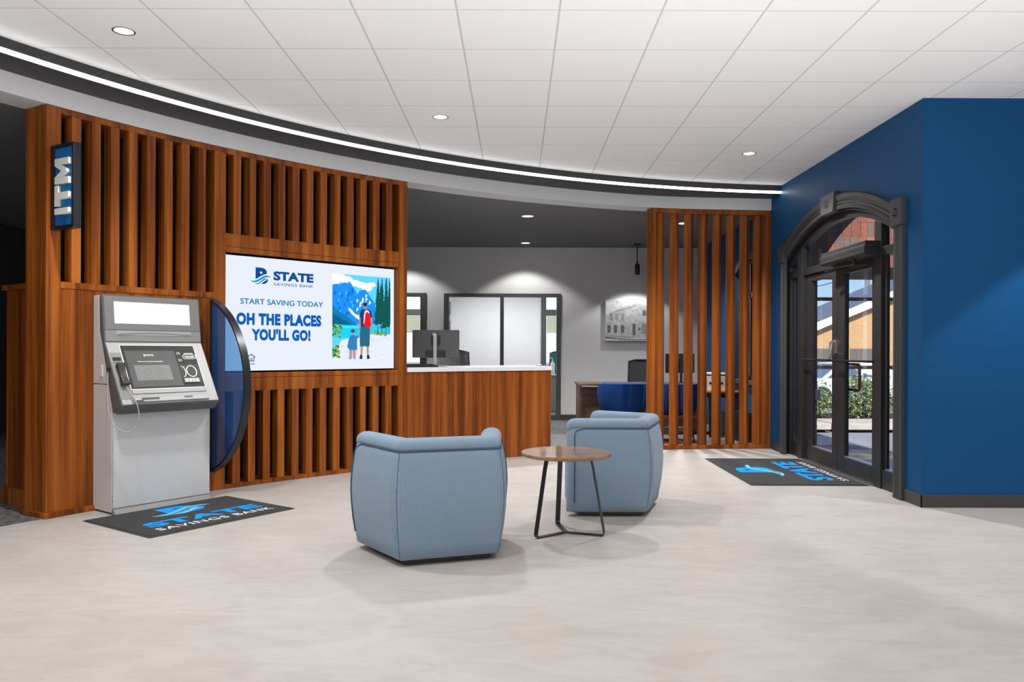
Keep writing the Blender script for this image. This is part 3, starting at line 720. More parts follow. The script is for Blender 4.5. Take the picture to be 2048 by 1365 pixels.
# house mark in the corner
bm = B()
def ring_poly(bm, o, i, y, mi):
    n = len(o)
    for k in range(n): flat(bm, [o[k], o[(k+1)%n], i[(k+1)%n], i[k]], y, mi)
H_ = [(0.217, UP(1.170)), (0.253, UP(1.198)), (0.292, UP(1.170)), (0.292, UP(1.160)), (0.285, UP(1.160)), (0.285, UP(1.128)), (0.224, UP(1.128)), (0.224, UP(1.160)), (0.217, UP(1.160))]
h_ = [(0.228, UP(1.168)), (0.253, UP(1.188)), (0.279, UP(1.168)), (0.279, UP(1.164)), (0.278, UP(1.160)), (0.278, UP(1.136)), (0.231, UP(1.136)), (0.231, UP(1.160)), (0.230, UP(1.164))]
ring_poly(bm, H_, h_, -0.001, 0)
for z in (1.157, 1.146): flat(bm, [(0.241, UP(z)), (0.268, UP(z)), (0.268, UP(z-0.006)), (0.241, UP(z-0.006))], -0.001, 0)
obj('house_mark', bm, NAVY, t, norm=False)
# holiday picture: mountains, lake, path, firs, adult and child seen from behind
PX0, PX1, PZ0, PZ1 = 1.098, 1.790, 1.141, 1.995
PM = {}; PL = []
def pc(name, c, s=1.0):
    if name not in PM: PM[name] = len(PL); PL.append(G('photo_'+name, c, s))
    return PM[name]
bm = B(); lay = [0]
def P_(c, pts):
    lay[0] += 1
    f = flat(bm, [(min(PX1, max(PX0, x)), UP(min(PZ1, max(PZ0, z)))) for x, z in pts], -0.0008-0.00003*lay[0], c); bmesh.ops.triangulate(bm, faces=[f])
def E_(c, x, z, rx, rz, n=16, j=0.0):
    P_(c, [(x+rx*math.cos(2*PI*k/n)*(1+random.uniform(-j, j)), z+rz*math.sin(2*PI*k/n)*(1+random.uniform(-j, j))) for k in range(n)])
R_ = random.Random(3)
P_(pc('sky', (0.10, 0.52, 0.95)), [(PX0, PZ0), (PX1, PZ0), (PX1, PZ1), (PX0, PZ1)])
for x, z, rx, rz in ((1.15, 1.96, 0.10, 0.05), (1.25, 1.945, 0.09, 0.035), (1.33, 1.915, 0.10, 0.035), (1.43, 1.90, 0.09, 0.03), (1.50, 1.87, 0.07, 0.03), (1.56, 1.91, 0.05, 0.025), (1.12, 1.915, 0.06, 0.03)):
    E_(pc('cloud', (0.85, 0.93, 1.0)), x, z, rx, rz, 18, 0.12)
P_(pc('peak', (0.012, 0.22, 0.72)), [(PX0, 1.885), (1.14, 1.895), (1.19, 1.892), (1.235, 1.915), (1.27, 1.91), (1.298, 1.928), (1.33, 1.885), (1.36, 1.845), (1.385, 1.80), (1.41, 1.835), (1.44, 1.85), (1.46, 1.838), (1.485, 1.855), (1.515, 1.815), (1.55, 1.775), (1.60, 1.72), (1.62, 1.50), (PX0, 1.50)])
for k in range(26):
    x = R_.uniform(1.11, 1.36); z = R_.uniform(1.62, 1.87); w_ = R_.uniform(0.006, 0.02); h_2 = R_.uniform(0.03, 0.09)
    P_(pc(('shade' if k % 3 else 'lit'), (0.004, 0.12, 0.50) if k % 3 else (0.06, 0.42, 0.88)), [(x, z), (x+w_, z-h_2*0.4), (x+w_*0.4-0.02, z-h_2)])
for k in range(14):
    x = R_.uniform(1.38, 1.54); z = R_.uniform(1.66, 1.82)
    P_(pc('snow', (0.70, 0.86, 1.0)), [(x, z), (x+0.02, z-0.02), (x-0.01, z-0.045)])
P_(pc('snow', (0, 0, 0)), [(1.275, 1.66), (1.31, 1.65), (1.36, 1.60), (1.42, 1.585), (1.44, 1.53), (1.38, 1.555), (1.32, 1.60)])
P_(pc('slope', (0.006, 0.16, 0.36)), [(PX0, 1.68), (1.16, 1.63), (1.24, 1.59), (1.32, 1.53), (1.40, 1.485), (PX0, 1.485)])
P_(pc('slope_dark', (0.004, 0.10, 0.22)), [(PX0, 1.60), (1.18, 1.56), (1.26, 1.52), (1.33, 1.486), (PX0, 1.486)])
P_(pc('lake', (0.01, 0.50, 0.78)), [(PX0, 1.487), (PX1, 1.487), (PX1, 1.36), (PX0, 1.36)])
P_(pc('lake_light', (0.05, 0.62, 0.85)), [(PX0, 1.47), (1.45, 1.478), (1.45, 1.462), (PX0, 1.45)])
P_(pc('path', (0.60, 0.66, 0.74)), [(1.10, PZ0), (1.20, 1.33), (1.32, 1.36), (1.44, 1.385), (1.60, 1.40), (PX1, 1.40), (PX1, PZ0)])
for k in range(24): E_(pc('path_shade', (0.44, 0.50, 0.60)), R_.uniform(1.2, 1.78), R_.uniform(1.15, 1.37), R_.uniform(0.01, 0.04), 0.004, 8)
for k in range(60):
    E_(pc(('bush_a', 'bush_b', 'bush_c')[k % 3], ((0.02, 0.12, 0.02), (0.10, 0.26, 0.04), (0.20, 0.36, 0.08))[k % 3]), R_.uniform(PX0, 1.20) - (0.0 if k < 30 else 0.02), R_.uniform(1.36, 1.50) if k < 30 else R_.uniform(1.15, 1.28), R_.uniform(0.010, 0.022), R_.uniform(0.008, 0.016), 7, 0.3)
for k in range(26): E_(pc(('bush_b', 'bush_c')[k % 2], (0, 0, 0)), R_.uniform(1.58, 1.74), R_.uniform(1.39, 1.43), 0.016, 0.010, 7, 0.3)
for tx, z0, z1, w_, c in ((1.635, 1.41, 1.975, 0.060, 0), (1.685, 1.42, 1.985, 0.055, 1), (1.735, 1.38, 1.99, 0.075, 2), (1.665, 1.45, 1.93, 0.04, 0), (1.775, 1.40, 1.98, 0.05, 1)):
    P_(pc('trunk', (0.05, 0.035, 0.03)), [(tx-0.004, z0), (tx+0.004, z0), (tx+0.002, z1), (tx-0.002, z1)])
    nn = 40
    for k in range(nn):
        z = z0+0.10+(z1-z0-0.10)*k/nn; ww = w_*(1-0.88*k/nn)*R_.uniform(0.7, 1.15); s = 1 if k % 2 else -1
        P_(pc(('fir_a', 'fir_b', 'fir_c')[(c+k) % 3 if k % 4 == 0 else c], ((0.006, 0.075, 0.07), (0.01, 0.12, 0.08), (0.16, 0.26, 0.05))[c]), [(tx, z+0.03), (tx+s*ww, z-0.008), (tx+s*ww*0.5, z-0.020), (tx, z-0.012)])
def limb(c, x0, z0, x1, z1, w0, w1):
    d = Vector((x1-x0, z1-z0)); q = Vector((-d.y, d.x)).normalized()
    P_(c, [(x0+q.x*w0, z0+q.y*w0), (x0-q.x*w0, z0-q.y*w0), (x1-q.x*w1, z1-q.y*w1), (x1+q.x*w1, z1+q.y*w1)])
SK = pc('skin', (0.42, 0.20, 0.15)); SH = pc('shirt', (0.01, 0.045, 0.13)); SO = pc('shorts', (0.02, 0.11, 0.19)); BO = pc('boots', (0.02, 0.03, 0.06))
limb(SK, 1.437, 1.28, 1.430, 1.175, 0.014, 0.010); limb(SK, 1.505, 1.28, 1.510, 1.175, 0.014, 0.010)
limb(BO, 1.430, 1.185, 1.425, 1.143, 0.013, 0.019); limb(BO, 1.510, 1.185, 1.517, 1.143, 0.013, 0.019)
P_(SO, [(1.420, 1.48), (1.530, 1.48), (1.533, 1.37), (1.529, 1.272), (1.490, 1.272), (1.475, 1.385), (1.455, 1.272), (1.413, 1.272), (1.410, 1.37)])
limb(SK, 1.420, 1.60, 1.400, 1.41, 0.014, 0.008); limb(SK, 1.548, 1.60, 1.547, 1.405, 0.014, 0.008)
P_(SH, [(1.452, 1.655), (1.495, 1.655), (1.548, 1.640), (1.562, 1.57), (1.535, 1.575), (1.532, 1.475), (1.422, 1.475), (1.428, 1.575), (1.405, 1.565), (1.418, 1.635)])
limb(SK, 1.474, 1.675, 1.474, 1.65, 0.012, 0.013); E_(SK, 1.474, 1.69, 0.020, 0.025); P_(pc('hair', (0.02, 0.02, 0.035)), [(1.452, 1.69), (1.455, 1.715), (1.474, 1.724), (1.495, 1.715), (1.497, 1.69), (1.474, 1.680)])
P_(pc('pack_grey', (0.55, 0.60, 0.68)), [(1.470, 1.635), (1.495, 1.648), (1.525, 1.63), (1.53, 1.50), (1.455, 1.50), (1.458, 1.59)])
P_(pc('pack_red', (0.80, 0.006, 0.02)), [(1.480, 1.612), (1.50, 1.628), (1.528, 1.605), (1.545, 1.49), (1.535, 1.473), (1.470, 1.476), (1.464, 1.50)])
JK = pc('jacket', (0.03, 0.17, 0.40)); TR_ = pc('trousers', (0.34, 0.24, 0.25))
limb(TR_, 1.308, 1.25, 1.300, 1.143, 0.018, 0.015); limb(TR_, 1.345, 1.25, 1.348, 1.143, 0.018, 0.015)
limb(JK, 1.360, 1.355, 1.402, 1.375, 0.014, 0.010); limb(JK, 1.300, 1.355, 1.272, 1.255, 0.015, 0.011)
P_(JK, [(1.305, 1.385), (1.350, 1.385), (1.378, 1.36), (1.380, 1.235), (1.280, 1.235), (1.292, 1.36)])
E_(SK, 1.329, 1.405, 0.019, 0.020); E_(pc('hat', (0.02, 0.09, 0.26)), 1.329, 1.428, 0.024, 0.020); P_(pc('hat', (0, 0, 0)), [(1.296, 1.415), (1.362, 1.415), (1.352, 1.425), (1.306, 1.425)])
obj('advert_picture', bm, None, t, mats=PL, norm=False, label='holiday picture of an adult and a child walking towards mountains')

# ------------------------------------------------------------------ blade sign
th = math.radians(150.29); ei = Vector((-math.cos(th), -math.sin(th), 0)); et = Vector((math.sin(th), -math.cos(th), 0))   # inwards, and along the wall to the right
q = pol(150.29, CR)
t = thing('blade_sign', 'black framed blue sign with white upright letters fixed to the timber post', 'sign', (q.x, q.y, 2.105), rz=math.atan2(ei.y, ei.x))
# local x sticks out from the wall, local y runs to the right: the lettered face is at y = 0
bm = B(); D_ = 0.058
box(bm, 0, 0.282, 0, D_, 0, 0.025); box(bm, 0, 0.282, 0, D_, 0.59, 0.615); box(bm, 0, 0.045, 0, D_, 0.025, 0.59); box(bm, 0.262, 0.282, 0, D_, 0.025, 0.59)
obj('frame', bm, M('sign_black', (0.012, 0.013, 0.018), 0.3), t, bevel=0.003)
bm = B(); box(bm, 0.045, 0.262, 0.010, D_-0.010, 0.025, 0.59); obj('face', bm, M('sign_blue', (0.008, 0.15, 0.42), 0.3), t)
IV = M('ivory_letters', (0.74, 0.73, 0.68), 0.35)
def up_letter(ch, z0, z1):                        # upright reading: baseline towards the room, letters climb
    if ch == 'M':
        w_, h_ = z1-z0, 0.170; bm = B()
        prism(bm, [(w_*a_, h_*b_) for a_, b_ in ((0,0),(0,1),(0.27,1),(0.5,0.52),(0.73,1),(1,1),(1,0),(0.75,0),(0.75,0.56),(0.56,0.16),(0.44,0.16),(0.25,0.56),(0.25,0))], 'z', 0, 0.022)
        bmesh.ops.recalc_face_normals(bm, faces=bm.faces); me = bpy.data.meshes.new('letter'); bm.to_mesh(me); bm.free()
    else:
        me = text_mesh(ch, (0, 0, z1-z0, 0.170), 0.06, 0.022)
    me.transform(Matrix(((0, -1, 0, 0.242), (0, 0, -1, 0.010), (1, 0, 0, z0-2.105), (0, 0, 0, 1))))
    mobj('letter', me, IV, t)
up_letter('I', 2.208, 2.253); up_letter('T', 2.268, 2.418); up_letter('M', 2.428, 2.612)

# ------------------------------------------------------------------ frosted blue privacy fin
th = math.radians(141.41); ei = Vector((-math.cos(th), -math.sin(th), 0)); q = pol(141.41, CR)
t = thing('privacy_screen', 'half round blue glass privacy screen in a black rim beside the banking machine', 'privacy screen', (q.x, q.y, 0.92), rz=math.atan2(ei.y, ei.x))
Rr = 0.80; tc_ = -0.262; a1 = math.acos(-tc_/Rr)
arc = lambda R, n=40: [(tc_+R*math.cos(-a1+2*a1*i/n), R*math.sin(-a1+2*a1*i/n)) for i in range(n+1)]
def fin(bm, o, i, y0, y1):
    n = len(o)
    A = [[bm.verts.new((x, y, z)) for x, z in s] for s, y in ((o, y0), (i, y0), (i, y1), (o, y1))]
    for k in range(n-1):
        for a, b in ((0,1),(1,2),(2,3),(3,0)): bm.faces.new((A[a][k], A[b][k], A[b][k+1], A[a][k+1]))
    for k in (0, n-1): bm.faces.new([A[j][k] for j in range(4)])
bm = B(); o_ = arc(Rr); i_ = arc(Rr-0.016)
o_ = [(max(0, x), z) for x, z in o_]; i_ = [(max(0, x), z) for x, z in i_]
fin(bm, o_, i_, -0.030, 0.034)
obj('rim', bm, M('rim_black', (0.040, 0.042, 0.048), 0.32, metal=0.6), t, smooth=40)
bm = B(); box(bm, 0, 0.014, -0.030, 0.034, -0.735, 0.735); obj('wall_channel', bm, BLKMET, t)
m_, n_, l_, b_ = nmat('frosted_blue_glass'); n_.remove(b_)
tr = n_.new('ShaderNodeBsdfRefraction'); tr.inputs[0].default_value = (0.62, 0.83, 1.0, 1); tr.inputs['Roughness'].default_value = 0.10; tr.inputs['IOR'].default_value = 1.02
gl = n_.new('ShaderNodeBsdfGlossy'); gl.inputs['Roughness'].default_value = 0.08
df = n_.new('ShaderNodeBsdfDiffuse'); df.inputs[0].default_value = (0.05, 0.22, 0.60, 1)
mx1 = n_.new('ShaderNodeMixShader'); mx1.inputs[0].default_value = 0.27; l_.new(tr.outputs[0], mx1.inputs[1]); l_.new(df.outputs[0], mx1.inputs[2])
mx = n_.new('ShaderNodeMixShader'); mx.inputs[0].default_value = 0.05; l_.new(mx1.outputs[0], mx.inputs[1]); l_.new(gl.outputs[0], mx.inputs[2]); l_.new(mx.outputs[0], n_['Material Output'].inputs[0])
bm = B(); prism(bm, [(0.0, -0.735)] + arc(Rr-0.014)[2:-2] + [(0.0, 0.735)], 'y', -0.016, -0.006)
obj('glass', bm, m_, t, label='frosted blue glass panel')
# ================================================================== BANKING MACHINE
ang = math.radians(53.8)
t = thing('banking_machine', 'grey and white interactive banking machine with screen, keypad and corded handset', 'banking machine', (-3.269, 6.009, 0), rz=ang)
MW = M('machine_white', (0.58, 0.58, 0.58), 0.38); MG = M('machine_grey', (0.19, 0.19, 0.19), 0.4); ML = M('machine_light_grey', (0.40, 0.40, 0.40), 0.4)
MD = M('machine_dark_grey', (0.105, 0.105, 0.105), 0.4); MB_ = M('machine_black', (0.020, 0.020, 0.021), 0.25); MS = M('machine_silver', (0.36, 0.36, 0.36), 0.5, metal=0.15)
def sect(bm, pts, x0, x1):                         # (w, z) outline, w measured out into the room
    prism(bm, [(-w_, z) for w_, z in pts], 'x', x0, x1)
bm = B(); sect(bm, [(0.012, 0.014), (0.312, 0.014), (0.312, 0.968), (0.012, 0.968)], 0.004, 0.796)
obj('cabinet', bm, MW, t, bevel=0.004)
bm = B(); sect(bm, [(0.012, 0.973), (0.30, 0.973), (0.165, 1.26), (0.122, 1.38), (0.112, 1.648), (0.012, 1.648)], 0.004, 0.796)
obj('upper_housing', bm, MW, t, bevel=0.006)
bm = B(); sect(bm, [(0.316, 0.046), (0.338, 0.046), (0.338, 0.90), (0.316, 0.90)], 0.006, 0.796)
dr = obj('front_door', bm, MW, t, bevel=0.006)
for z in (0.10, 0.14, 0.80, 0.86):
    bm = B(); lathe(bm, [(0.004, -0.001), (0.004, 0.001)], (0.0055, -0.326, z), 10, 'x'); obj('hinge_pin', bm, MD, dr)
bm = B(); sect(bm, [(0.316, 0.044), (0.338, 0.044), (0.368, 0.003), (0.316, 0.003)], 0.004, 0.798); obj('kick_plate', bm, MG, t, bevel=0.002)
bm = B(); sect(bm, [(0.165, 1.655), (0.207, 1.290), (0.470, 0.820), (0.405, 0.752), (0.330, 0.760), (0.305, 0.84), (0.168, 1.272), (0.128, 1.376), (0.118, 1.655)], 0.0, 0.80)
obj('fascia', bm, MD, t, bevel=0.012, seg=3)
PA = (0.165, 1.655, 0.207, 1.290); PB = (0.207, 1.290, 0.470, 0.820); PCc = (0.470, 0.820, 0.405, 0.752)
def onp(P, x, z, off):
    w0, z0, w1, z1 = P; w_ = w0+(w1-w0)*(z0-z)/(z0-z1); d = math.hypot(z0-z1, w1-w0)
    nw, nz = (z0-z1)/d, (w1-w0)/d
    return (x, -(w_+nw*off), z+nz*off)
def plate(bm, P, x0, x1, z0, z1, o0, o1):
    v = [bm.verts.new(onp(P, *k)) for k in ((x0,z0,o0),(x1,z0,o0),(x1,z1,o0),(x0,z1,o0),(x0,z0,o1),(x1,z0,o1),(x1,z1,o1),(x0,z1,o1))]
    for f in ((0,3,2,1),(4,5,6,7),(0,1,5,4),(1,2,6,5),(2,3,7,6),(3,0,4,7)): bm.faces.new([v[i] for i in f])
def pl(name, P, args, mat, par=t, bev=0, label=None):
    bm = B()
    for a in args: plate(bm, P, *a)
    return obj(name, bm, mat, par, bevel=bev, label=label)
def pmtx(P, x, z, off):                            # frame on a fascia plane for lettering
    o = Vector(onp(P, x, z, off)); v = (Vector(onp(P, x, z+0.1, off))-o).normalized()
    return frame_mtx(o, (1,0,0), v)
pl('top_panel', PA, [(0.012, 0.788, 1.384, 1.643, -0.005, 0.003)], MG, bev=0.002)
pl('lit_sign_panel', PA, [(0.083, 0.702, 1.433, 1.602, 0.003, 0.005)], M('lit_panel', (0.74, 0.74, 0.74), 0.6, emit=(1, 1, 1), estr=0.10), label='blank white lit panel')
pl('mid_band', PA, [(0.010, 0.790, 1.296, 1.381, -0.005, 0.003)], M('machine_mid_grey', (0.24, 0.24, 0.24), 0.4), bev=0.002)
pl('camera_shade', PA, [(0.093, 0.705, 1.343, 1.380, 0.003, 0.006)], MS, bev=0.002)
bm = B()
n = 14; pts = [onp(PA, 0.10+0.595*k/n, 1.349+0.012*math.sin(PI*k/n), 0.0068) for k in range(n+1)]; tube(bm, pts, 0.0022, 6)
obj('camera_shade_lip', bm, MD, t)
pl('lower_panel', PB, [(0.010, 0.790, 0.826, 1.286, -0.006, 0.003)], ML, bev=0.003)
pl('screen_outline', PB, [(0.098, 0.711, 0.930, 1.267, 0.003, 0.0045)], M('machine_outline', (0.75, 0.75, 0.75), 0.35))
pl('screen_bezel', PB, [(0.104, 0.705, 0.936, 1.262, 0.0045, 0.006)], M('machine_bezel', (0.040, 0.040, 0.041), 0.5, spec=0.2))
sc = pl('touch_screen', PB, [(0.124, 0.526, 0.948, 1.222, 0.006, 0.0068)], M('machine_screen', (0.05, 0.05, 0.05), 0.45, spec=0.2, emit=(1, 1, 1), estr=0.055))
pl('message_box', PB, [(0.169, 0.455, 0.996, 1.111, 0.0068, 0.0072)], M('machine_screen_box', (0.06, 0.06, 0.06), 0.45, spec=0.2, emit=(1, 1, 1), estr=0.17), sc)
for cx_ in (0.265, 0.365):
    bm = B()
    o = [onp(PB, cx_+0.028*math.cos(2*PI*k/20), 1.062+0.024*math.sin(2*PI*k/20), 0.0075) for k in range(21)]; tube(bm, o, 0.0012, 5)
    o = [onp(PB, cx_+q, z, 0.0075) for q, z in ((-0.026, 1.03), (-0.02, 1.012), (0.02, 1.012), (0.026, 1.03))]; tube(bm, o, 0.0012, 5)
    obj('menu_icon', bm, M('menu_icon_grey', (0.16, 0.16, 0.16), 0.4), sc)
STX = M('screen_text', (0.5, 0.5, 0.5), 0.4, emit=(1, 1, 1), estr=0.35)
for s_, fit, x, z in (('STATE', (0, 0, 0.060, 0.016), 0.286, 1.180), ('B', (0, 0, 0.013, 0.020), 0.268, 1.178), ('Welcome to State Savings Bank', (0, 0, 0.205, 0.0105), 0.206, 1.133)):
    me = text_mesh(s_, fit, 0.02, 0.0005); me.transform(pmtx(PB, x, z, 0.0068)); mobj('screen_lettering', me, STX, sc)
for z in (1.190, 1.136): pl('sensor_pad', PB, [(0.541, 0.573, z, z+0.021, 0.006, 0.0075)], MG)
def slab(cx_, z, rx, rz, off, n=24):               # rounded slot outline on the lower panel
    return [onp(PB, cx_+math.copysign(rx-rz, math.cos(a))*(1 if abs(math.cos(a)) > 1e-6 else 0)+rz*math.cos(a), z+rz*math.sin(a), off) for a in [2*PI*(k+0.5)/n for k in range(n)]]
bm = B(); o = slab(0.643, 1.172, 0.055, 0.015, 0.008); tube(bm, o+o[:1], 0.0028, 6, cap=False); obj('card_slot', bm, M('machine_white_ring', (0.75, 0.75, 0.75), 0.3, emit=(1, 1, 1), estr=0.15), t)
pl('card_slot_mouth', PB, [(0.602, 0.686, 1.167, 1.177, 0.006, 0.0072)], MB_)
bm = B()
for k in range(5): plate(bm, PB, 0.605+0.016*k, 0.617+0.016*k, 1.196, 1.202, 0.006, 0.0068)
obj('braille_mark', bm, M('machine_white_ring', (0, 0, 0)), t)
pl('dispenser_recess', PB, [(0.535, 0.698, 0.966, 1.113, 0.006, 0.0066)], M('machine_recess', (0.030, 0.030, 0.030), 0.5))
bm = B(); o = [onp(PB, 0.625+0.041*math.cos(2*PI*k/28), 1.056+0.043*math.sin(2*PI*k/28), 0.010) for k in range(29)]; tube(bm, o, 0.0042, 8)
obj('coin_ring', bm, M('machine_white_ring', (0, 0, 0)), t, smooth=60)
bm = B(); o = [onp(PB, 0.552+0.021*math.cos(a), 1.056+0.040*math.sin(a), 0.009) for a in [-1.7+3.6*k/16 for k in range(17)]]; tube(bm, o, 0.0035, 8)
obj('reader_ring', bm, M('machine_white_ring', (0, 0, 0)), t, smooth=60)
pl('keypad', PB, [(0.540, 0.668, 0.968, 0.999, 0.0066, 0.016)], MS, bev=0.001)
for r_ in range(3):
    for c_ in range(4):
        pl('key', PB, [(0.546+0.030*c_, 0.568+0.030*c_, 0.970+0.010*r_, 0.9775+0.010*r_, 0.016, 0.019)], M('key_white', (0.62, 0.62, 0.62), 0.4))
pl('handset_cradle', PB, [(0.013, 0.094, 0.866, 1.208, 0.003, 0.006)], M('machine_mid_grey', (0, 0, 0)), bev=0.001)
pl('receipt_slot', PB, [(0.022, 0.084, 1.146, 1.172, 0.006, 0.0075)], MB_)
pl('receipt_label', PB, [(0.024, 0.090, 1.128, 1.137, 0.006, 0.007)], MD)
bm = B(); n = 10; rows = []
for k in range(n+1):
    z = 0.957+0.155*k/n; s = k/n; hh = 0.024+0.016*(2*s-1)**2+0.004; hw = 0.024+0.007*abs(2*s-1)
    rows.append([bm.verts.new(onp(PB, 0.055+a*hw, z, 0.012+b*hh)) for a, b in ((-1, 0), (1, 0), (1, 0.75), (0.7, 1), (-0.7, 1), (-1, 0.75))])
for a, b in zip(rows, rows[1:]):
    for k in range(6): bm.faces.new((a[k], a[(k+1)%6], b[(k+1)%6], b[k]))
bm.faces.new(rows[0]); bm.faces.new(rows[-1][::-1])
hs = obj('handset', bm, M('handset_grey', (0.040, 0.040, 0.041), 0.4), t, smooth=50, bevel=0.004, label='dark grey telephone handset')
cp = [(-0.010, 0.285, 1.075), (-0.020, 0.30, 0.98), (-0.040, 0.34, 0.86), (-0.050, 0.38, 0.76), (-0.038, 0.43, 0.68), (0.0, 0.475, 0.635), (0.045, 0.505, 0.632), (0.085, 0.525, 0.68), (0.098, 0.525, 0.76), (0.088, 0.50, 0.85), (0.068, 0.46, 0.91), (0.056, 0.42, 0.962)]
def smooth_pts(P, n=6):
    P = [Vector(p) for p in P]; out = []
    for i in range(len(P)-1):
        a, b, c, d = P[max(i-1,0)], P[i], P[i+1], P[min(i+2, len(P)-1)]
        for k in range(n):
            s = k/n; out.append(0.5*((2*b)+(c-a)*s+(2*a-5*b+4*c-d)*s*s+(3*b-a-3*c+d)*s**3))
    return out+[P[-1]]
bm = B(); tube(bm, smooth_pts([(x, -w_, z) for x, w_, z in cp]), 0.0042, 8); obj('handset_cord', bm, MS, t, smooth=60, label='pale steel handset cord')
bm = B(); box(bm, -0.016, 0.004, -0.300, -0.272, 1.070, 1.100); obj('cord_clip', bm, MB_, t, bevel=0.002)
bm = B(); box(bm, -0.004, 0.006, -0.180, -0.142, 1.030, 1.118); obj('side_latch', bm, M('key_white', (0, 0, 0)), t, bevel=0.004)
pl('cash_tray', PB, [(0.100, 0.704, 0.897, 0.928, 0.003, 0.012)], MS, bev=0.002)
pl('cash_tray', PB, [(0.094, 0.704, 0.868, 0.894, 0.003, 0.008)], MS, bev=0.002)
pl('cash_tray', PB, [(0.090, 0.704, 0.836, 0.865, 0.003, 0.020)], ML, bev=0.002)
pl('note_slot', PB, [(0.150, 0.288, 0.848, 0.862, 0.020, 0.022)], MB_)
pl('note_slot', PB, [(0.492, 0.562, 0.851, 0.863, 0.020, 0.022)], MB_)
pl('note_slot', PB, [(0.098, 0.160, 0.838, 0.846, 0.020, 0.022)], MB_)
bm = B(); c_ = Vector(onp(PCc, 0.349, 0.782, 0.0)); nv = (Vector(onp(PCc, 0.349, 0.782, 0.01))-c_).normalized()
tube(bm, [c_, c_+nv*0.006], 0.011, 16); obj('lock', bm, CHROME, t, smooth=40)

# ================================================================== ENTRANCE MATS
MATC = M('mat_charcoal_pile', (0.060, 0.060, 0.061), 0.95, spec=0.1, var=(90, 0.45), bump=(420, 0.5))
RUB = M('mat_rubber_edge', (0.055, 0.055, 0.055), 0.6)
MBL = M('mat_blue', (0.006, 0.30, 0.83), 0.85, spec=0.1, var=(160, 0.12)); MLB = M('mat_pale_blue', (0.17, 0.52, 0.72), 0.85, spec=0.1); MWH = M('mat_white', (0.62, 0.66, 0.68), 0.85, spec=0.1)
def floor_mat(label, loc, rz, hx, hy, B_, waves, ST_, SV):
    t = thing('floor_mat', label, 'floor mat', loc, rz=rz, group='logo floor mats')
    bm = B(); box(bm, -hx, hx, -hy, hy, 0, 0.006); obj('rubber_edge', bm, RUB, t, bevel=0.003)
    bm = B(); box(bm, -hx+0.015, hx-0.015, -hy+0.015, hy-0.015, 0.006, 0.010); obj('pile', bm, MATC, t)
    up = Matrix.Translation((0, 0, 0.0101))
    me = text_mesh('STATE', ST_, 0.035, 0.001); me.transform(up); mobj('lettering', me, MBL, t)
    wd = SV[2]-SV[0]
    for w_, f0, f1 in (('SAVINGS', 0.0, 0.585), ('BANK', 0.65, 1.0)):
        me = text_mesh(w_, (SV[0]+wd*f0, SV[1], SV[0]+wd*f1, SV[3]), 0.012, 0.001, 1.12); me.transform(up); mobj('lettering', me, MWH, t)
    bm = B(); me = text_mesh('B', B_, 0.05, 0.001); me.transform(up); bm.from_mesh(me); bpy.data.meshes.remove(me)
    for (x0, x1, y0, y1, th, mi, zz) in waves:
        f = quad(bm, [(x, y, zz) for x, y in wave_pts(x0, x1, y0, y1, th)]); f.material_index = mi; bmesh.ops.triangulate(bm, faces=[f])
    for f in bm.faces:
        if f.normal.z < -0.5 and f.material_index: f.normal_flip()
    obj('bank_mark', bm, MBL, t, mats=[MBL, MLB, MATC], norm=False)
floor_mat('charcoal logo mat on the floor in front of the banking machine', (-2.412, 5.841, 0), math.radians(55), 0.59, 0.436, (-0.105, 0.085, 0.190, 0.345),
          [(-0.245, 0.285, 0.130, 0.225, 0.075, 1, 0.0116), (-0.19, 0.25, 0.126, 0.215, 0.022, 2, 0.0119), (-0.10, 0.22, 0.085, 0.17, 0.04, 1, 0.0116)], (-0.435, -0.195, 0.480, -0.045), (-0.448, -0.325, 0.484, -0.245))
floor_mat('charcoal logo mat on the floor inside the entrance doors', (2.705, 8.07, 0), math.radians(90), 0.88, 0.545, (-0.15, 0.06, 0.20, 0.43),
          [(-0.37, 0.36, 0.08, 0.215, 0.095, 1, 0.0116), (-0.30, 0.31, 0.075, 0.20, 0.028, 2, 0.0119)], (-0.625, -0.345, 0.575, -0.105), (-0.645, -0.465, 0.610, -0.395))

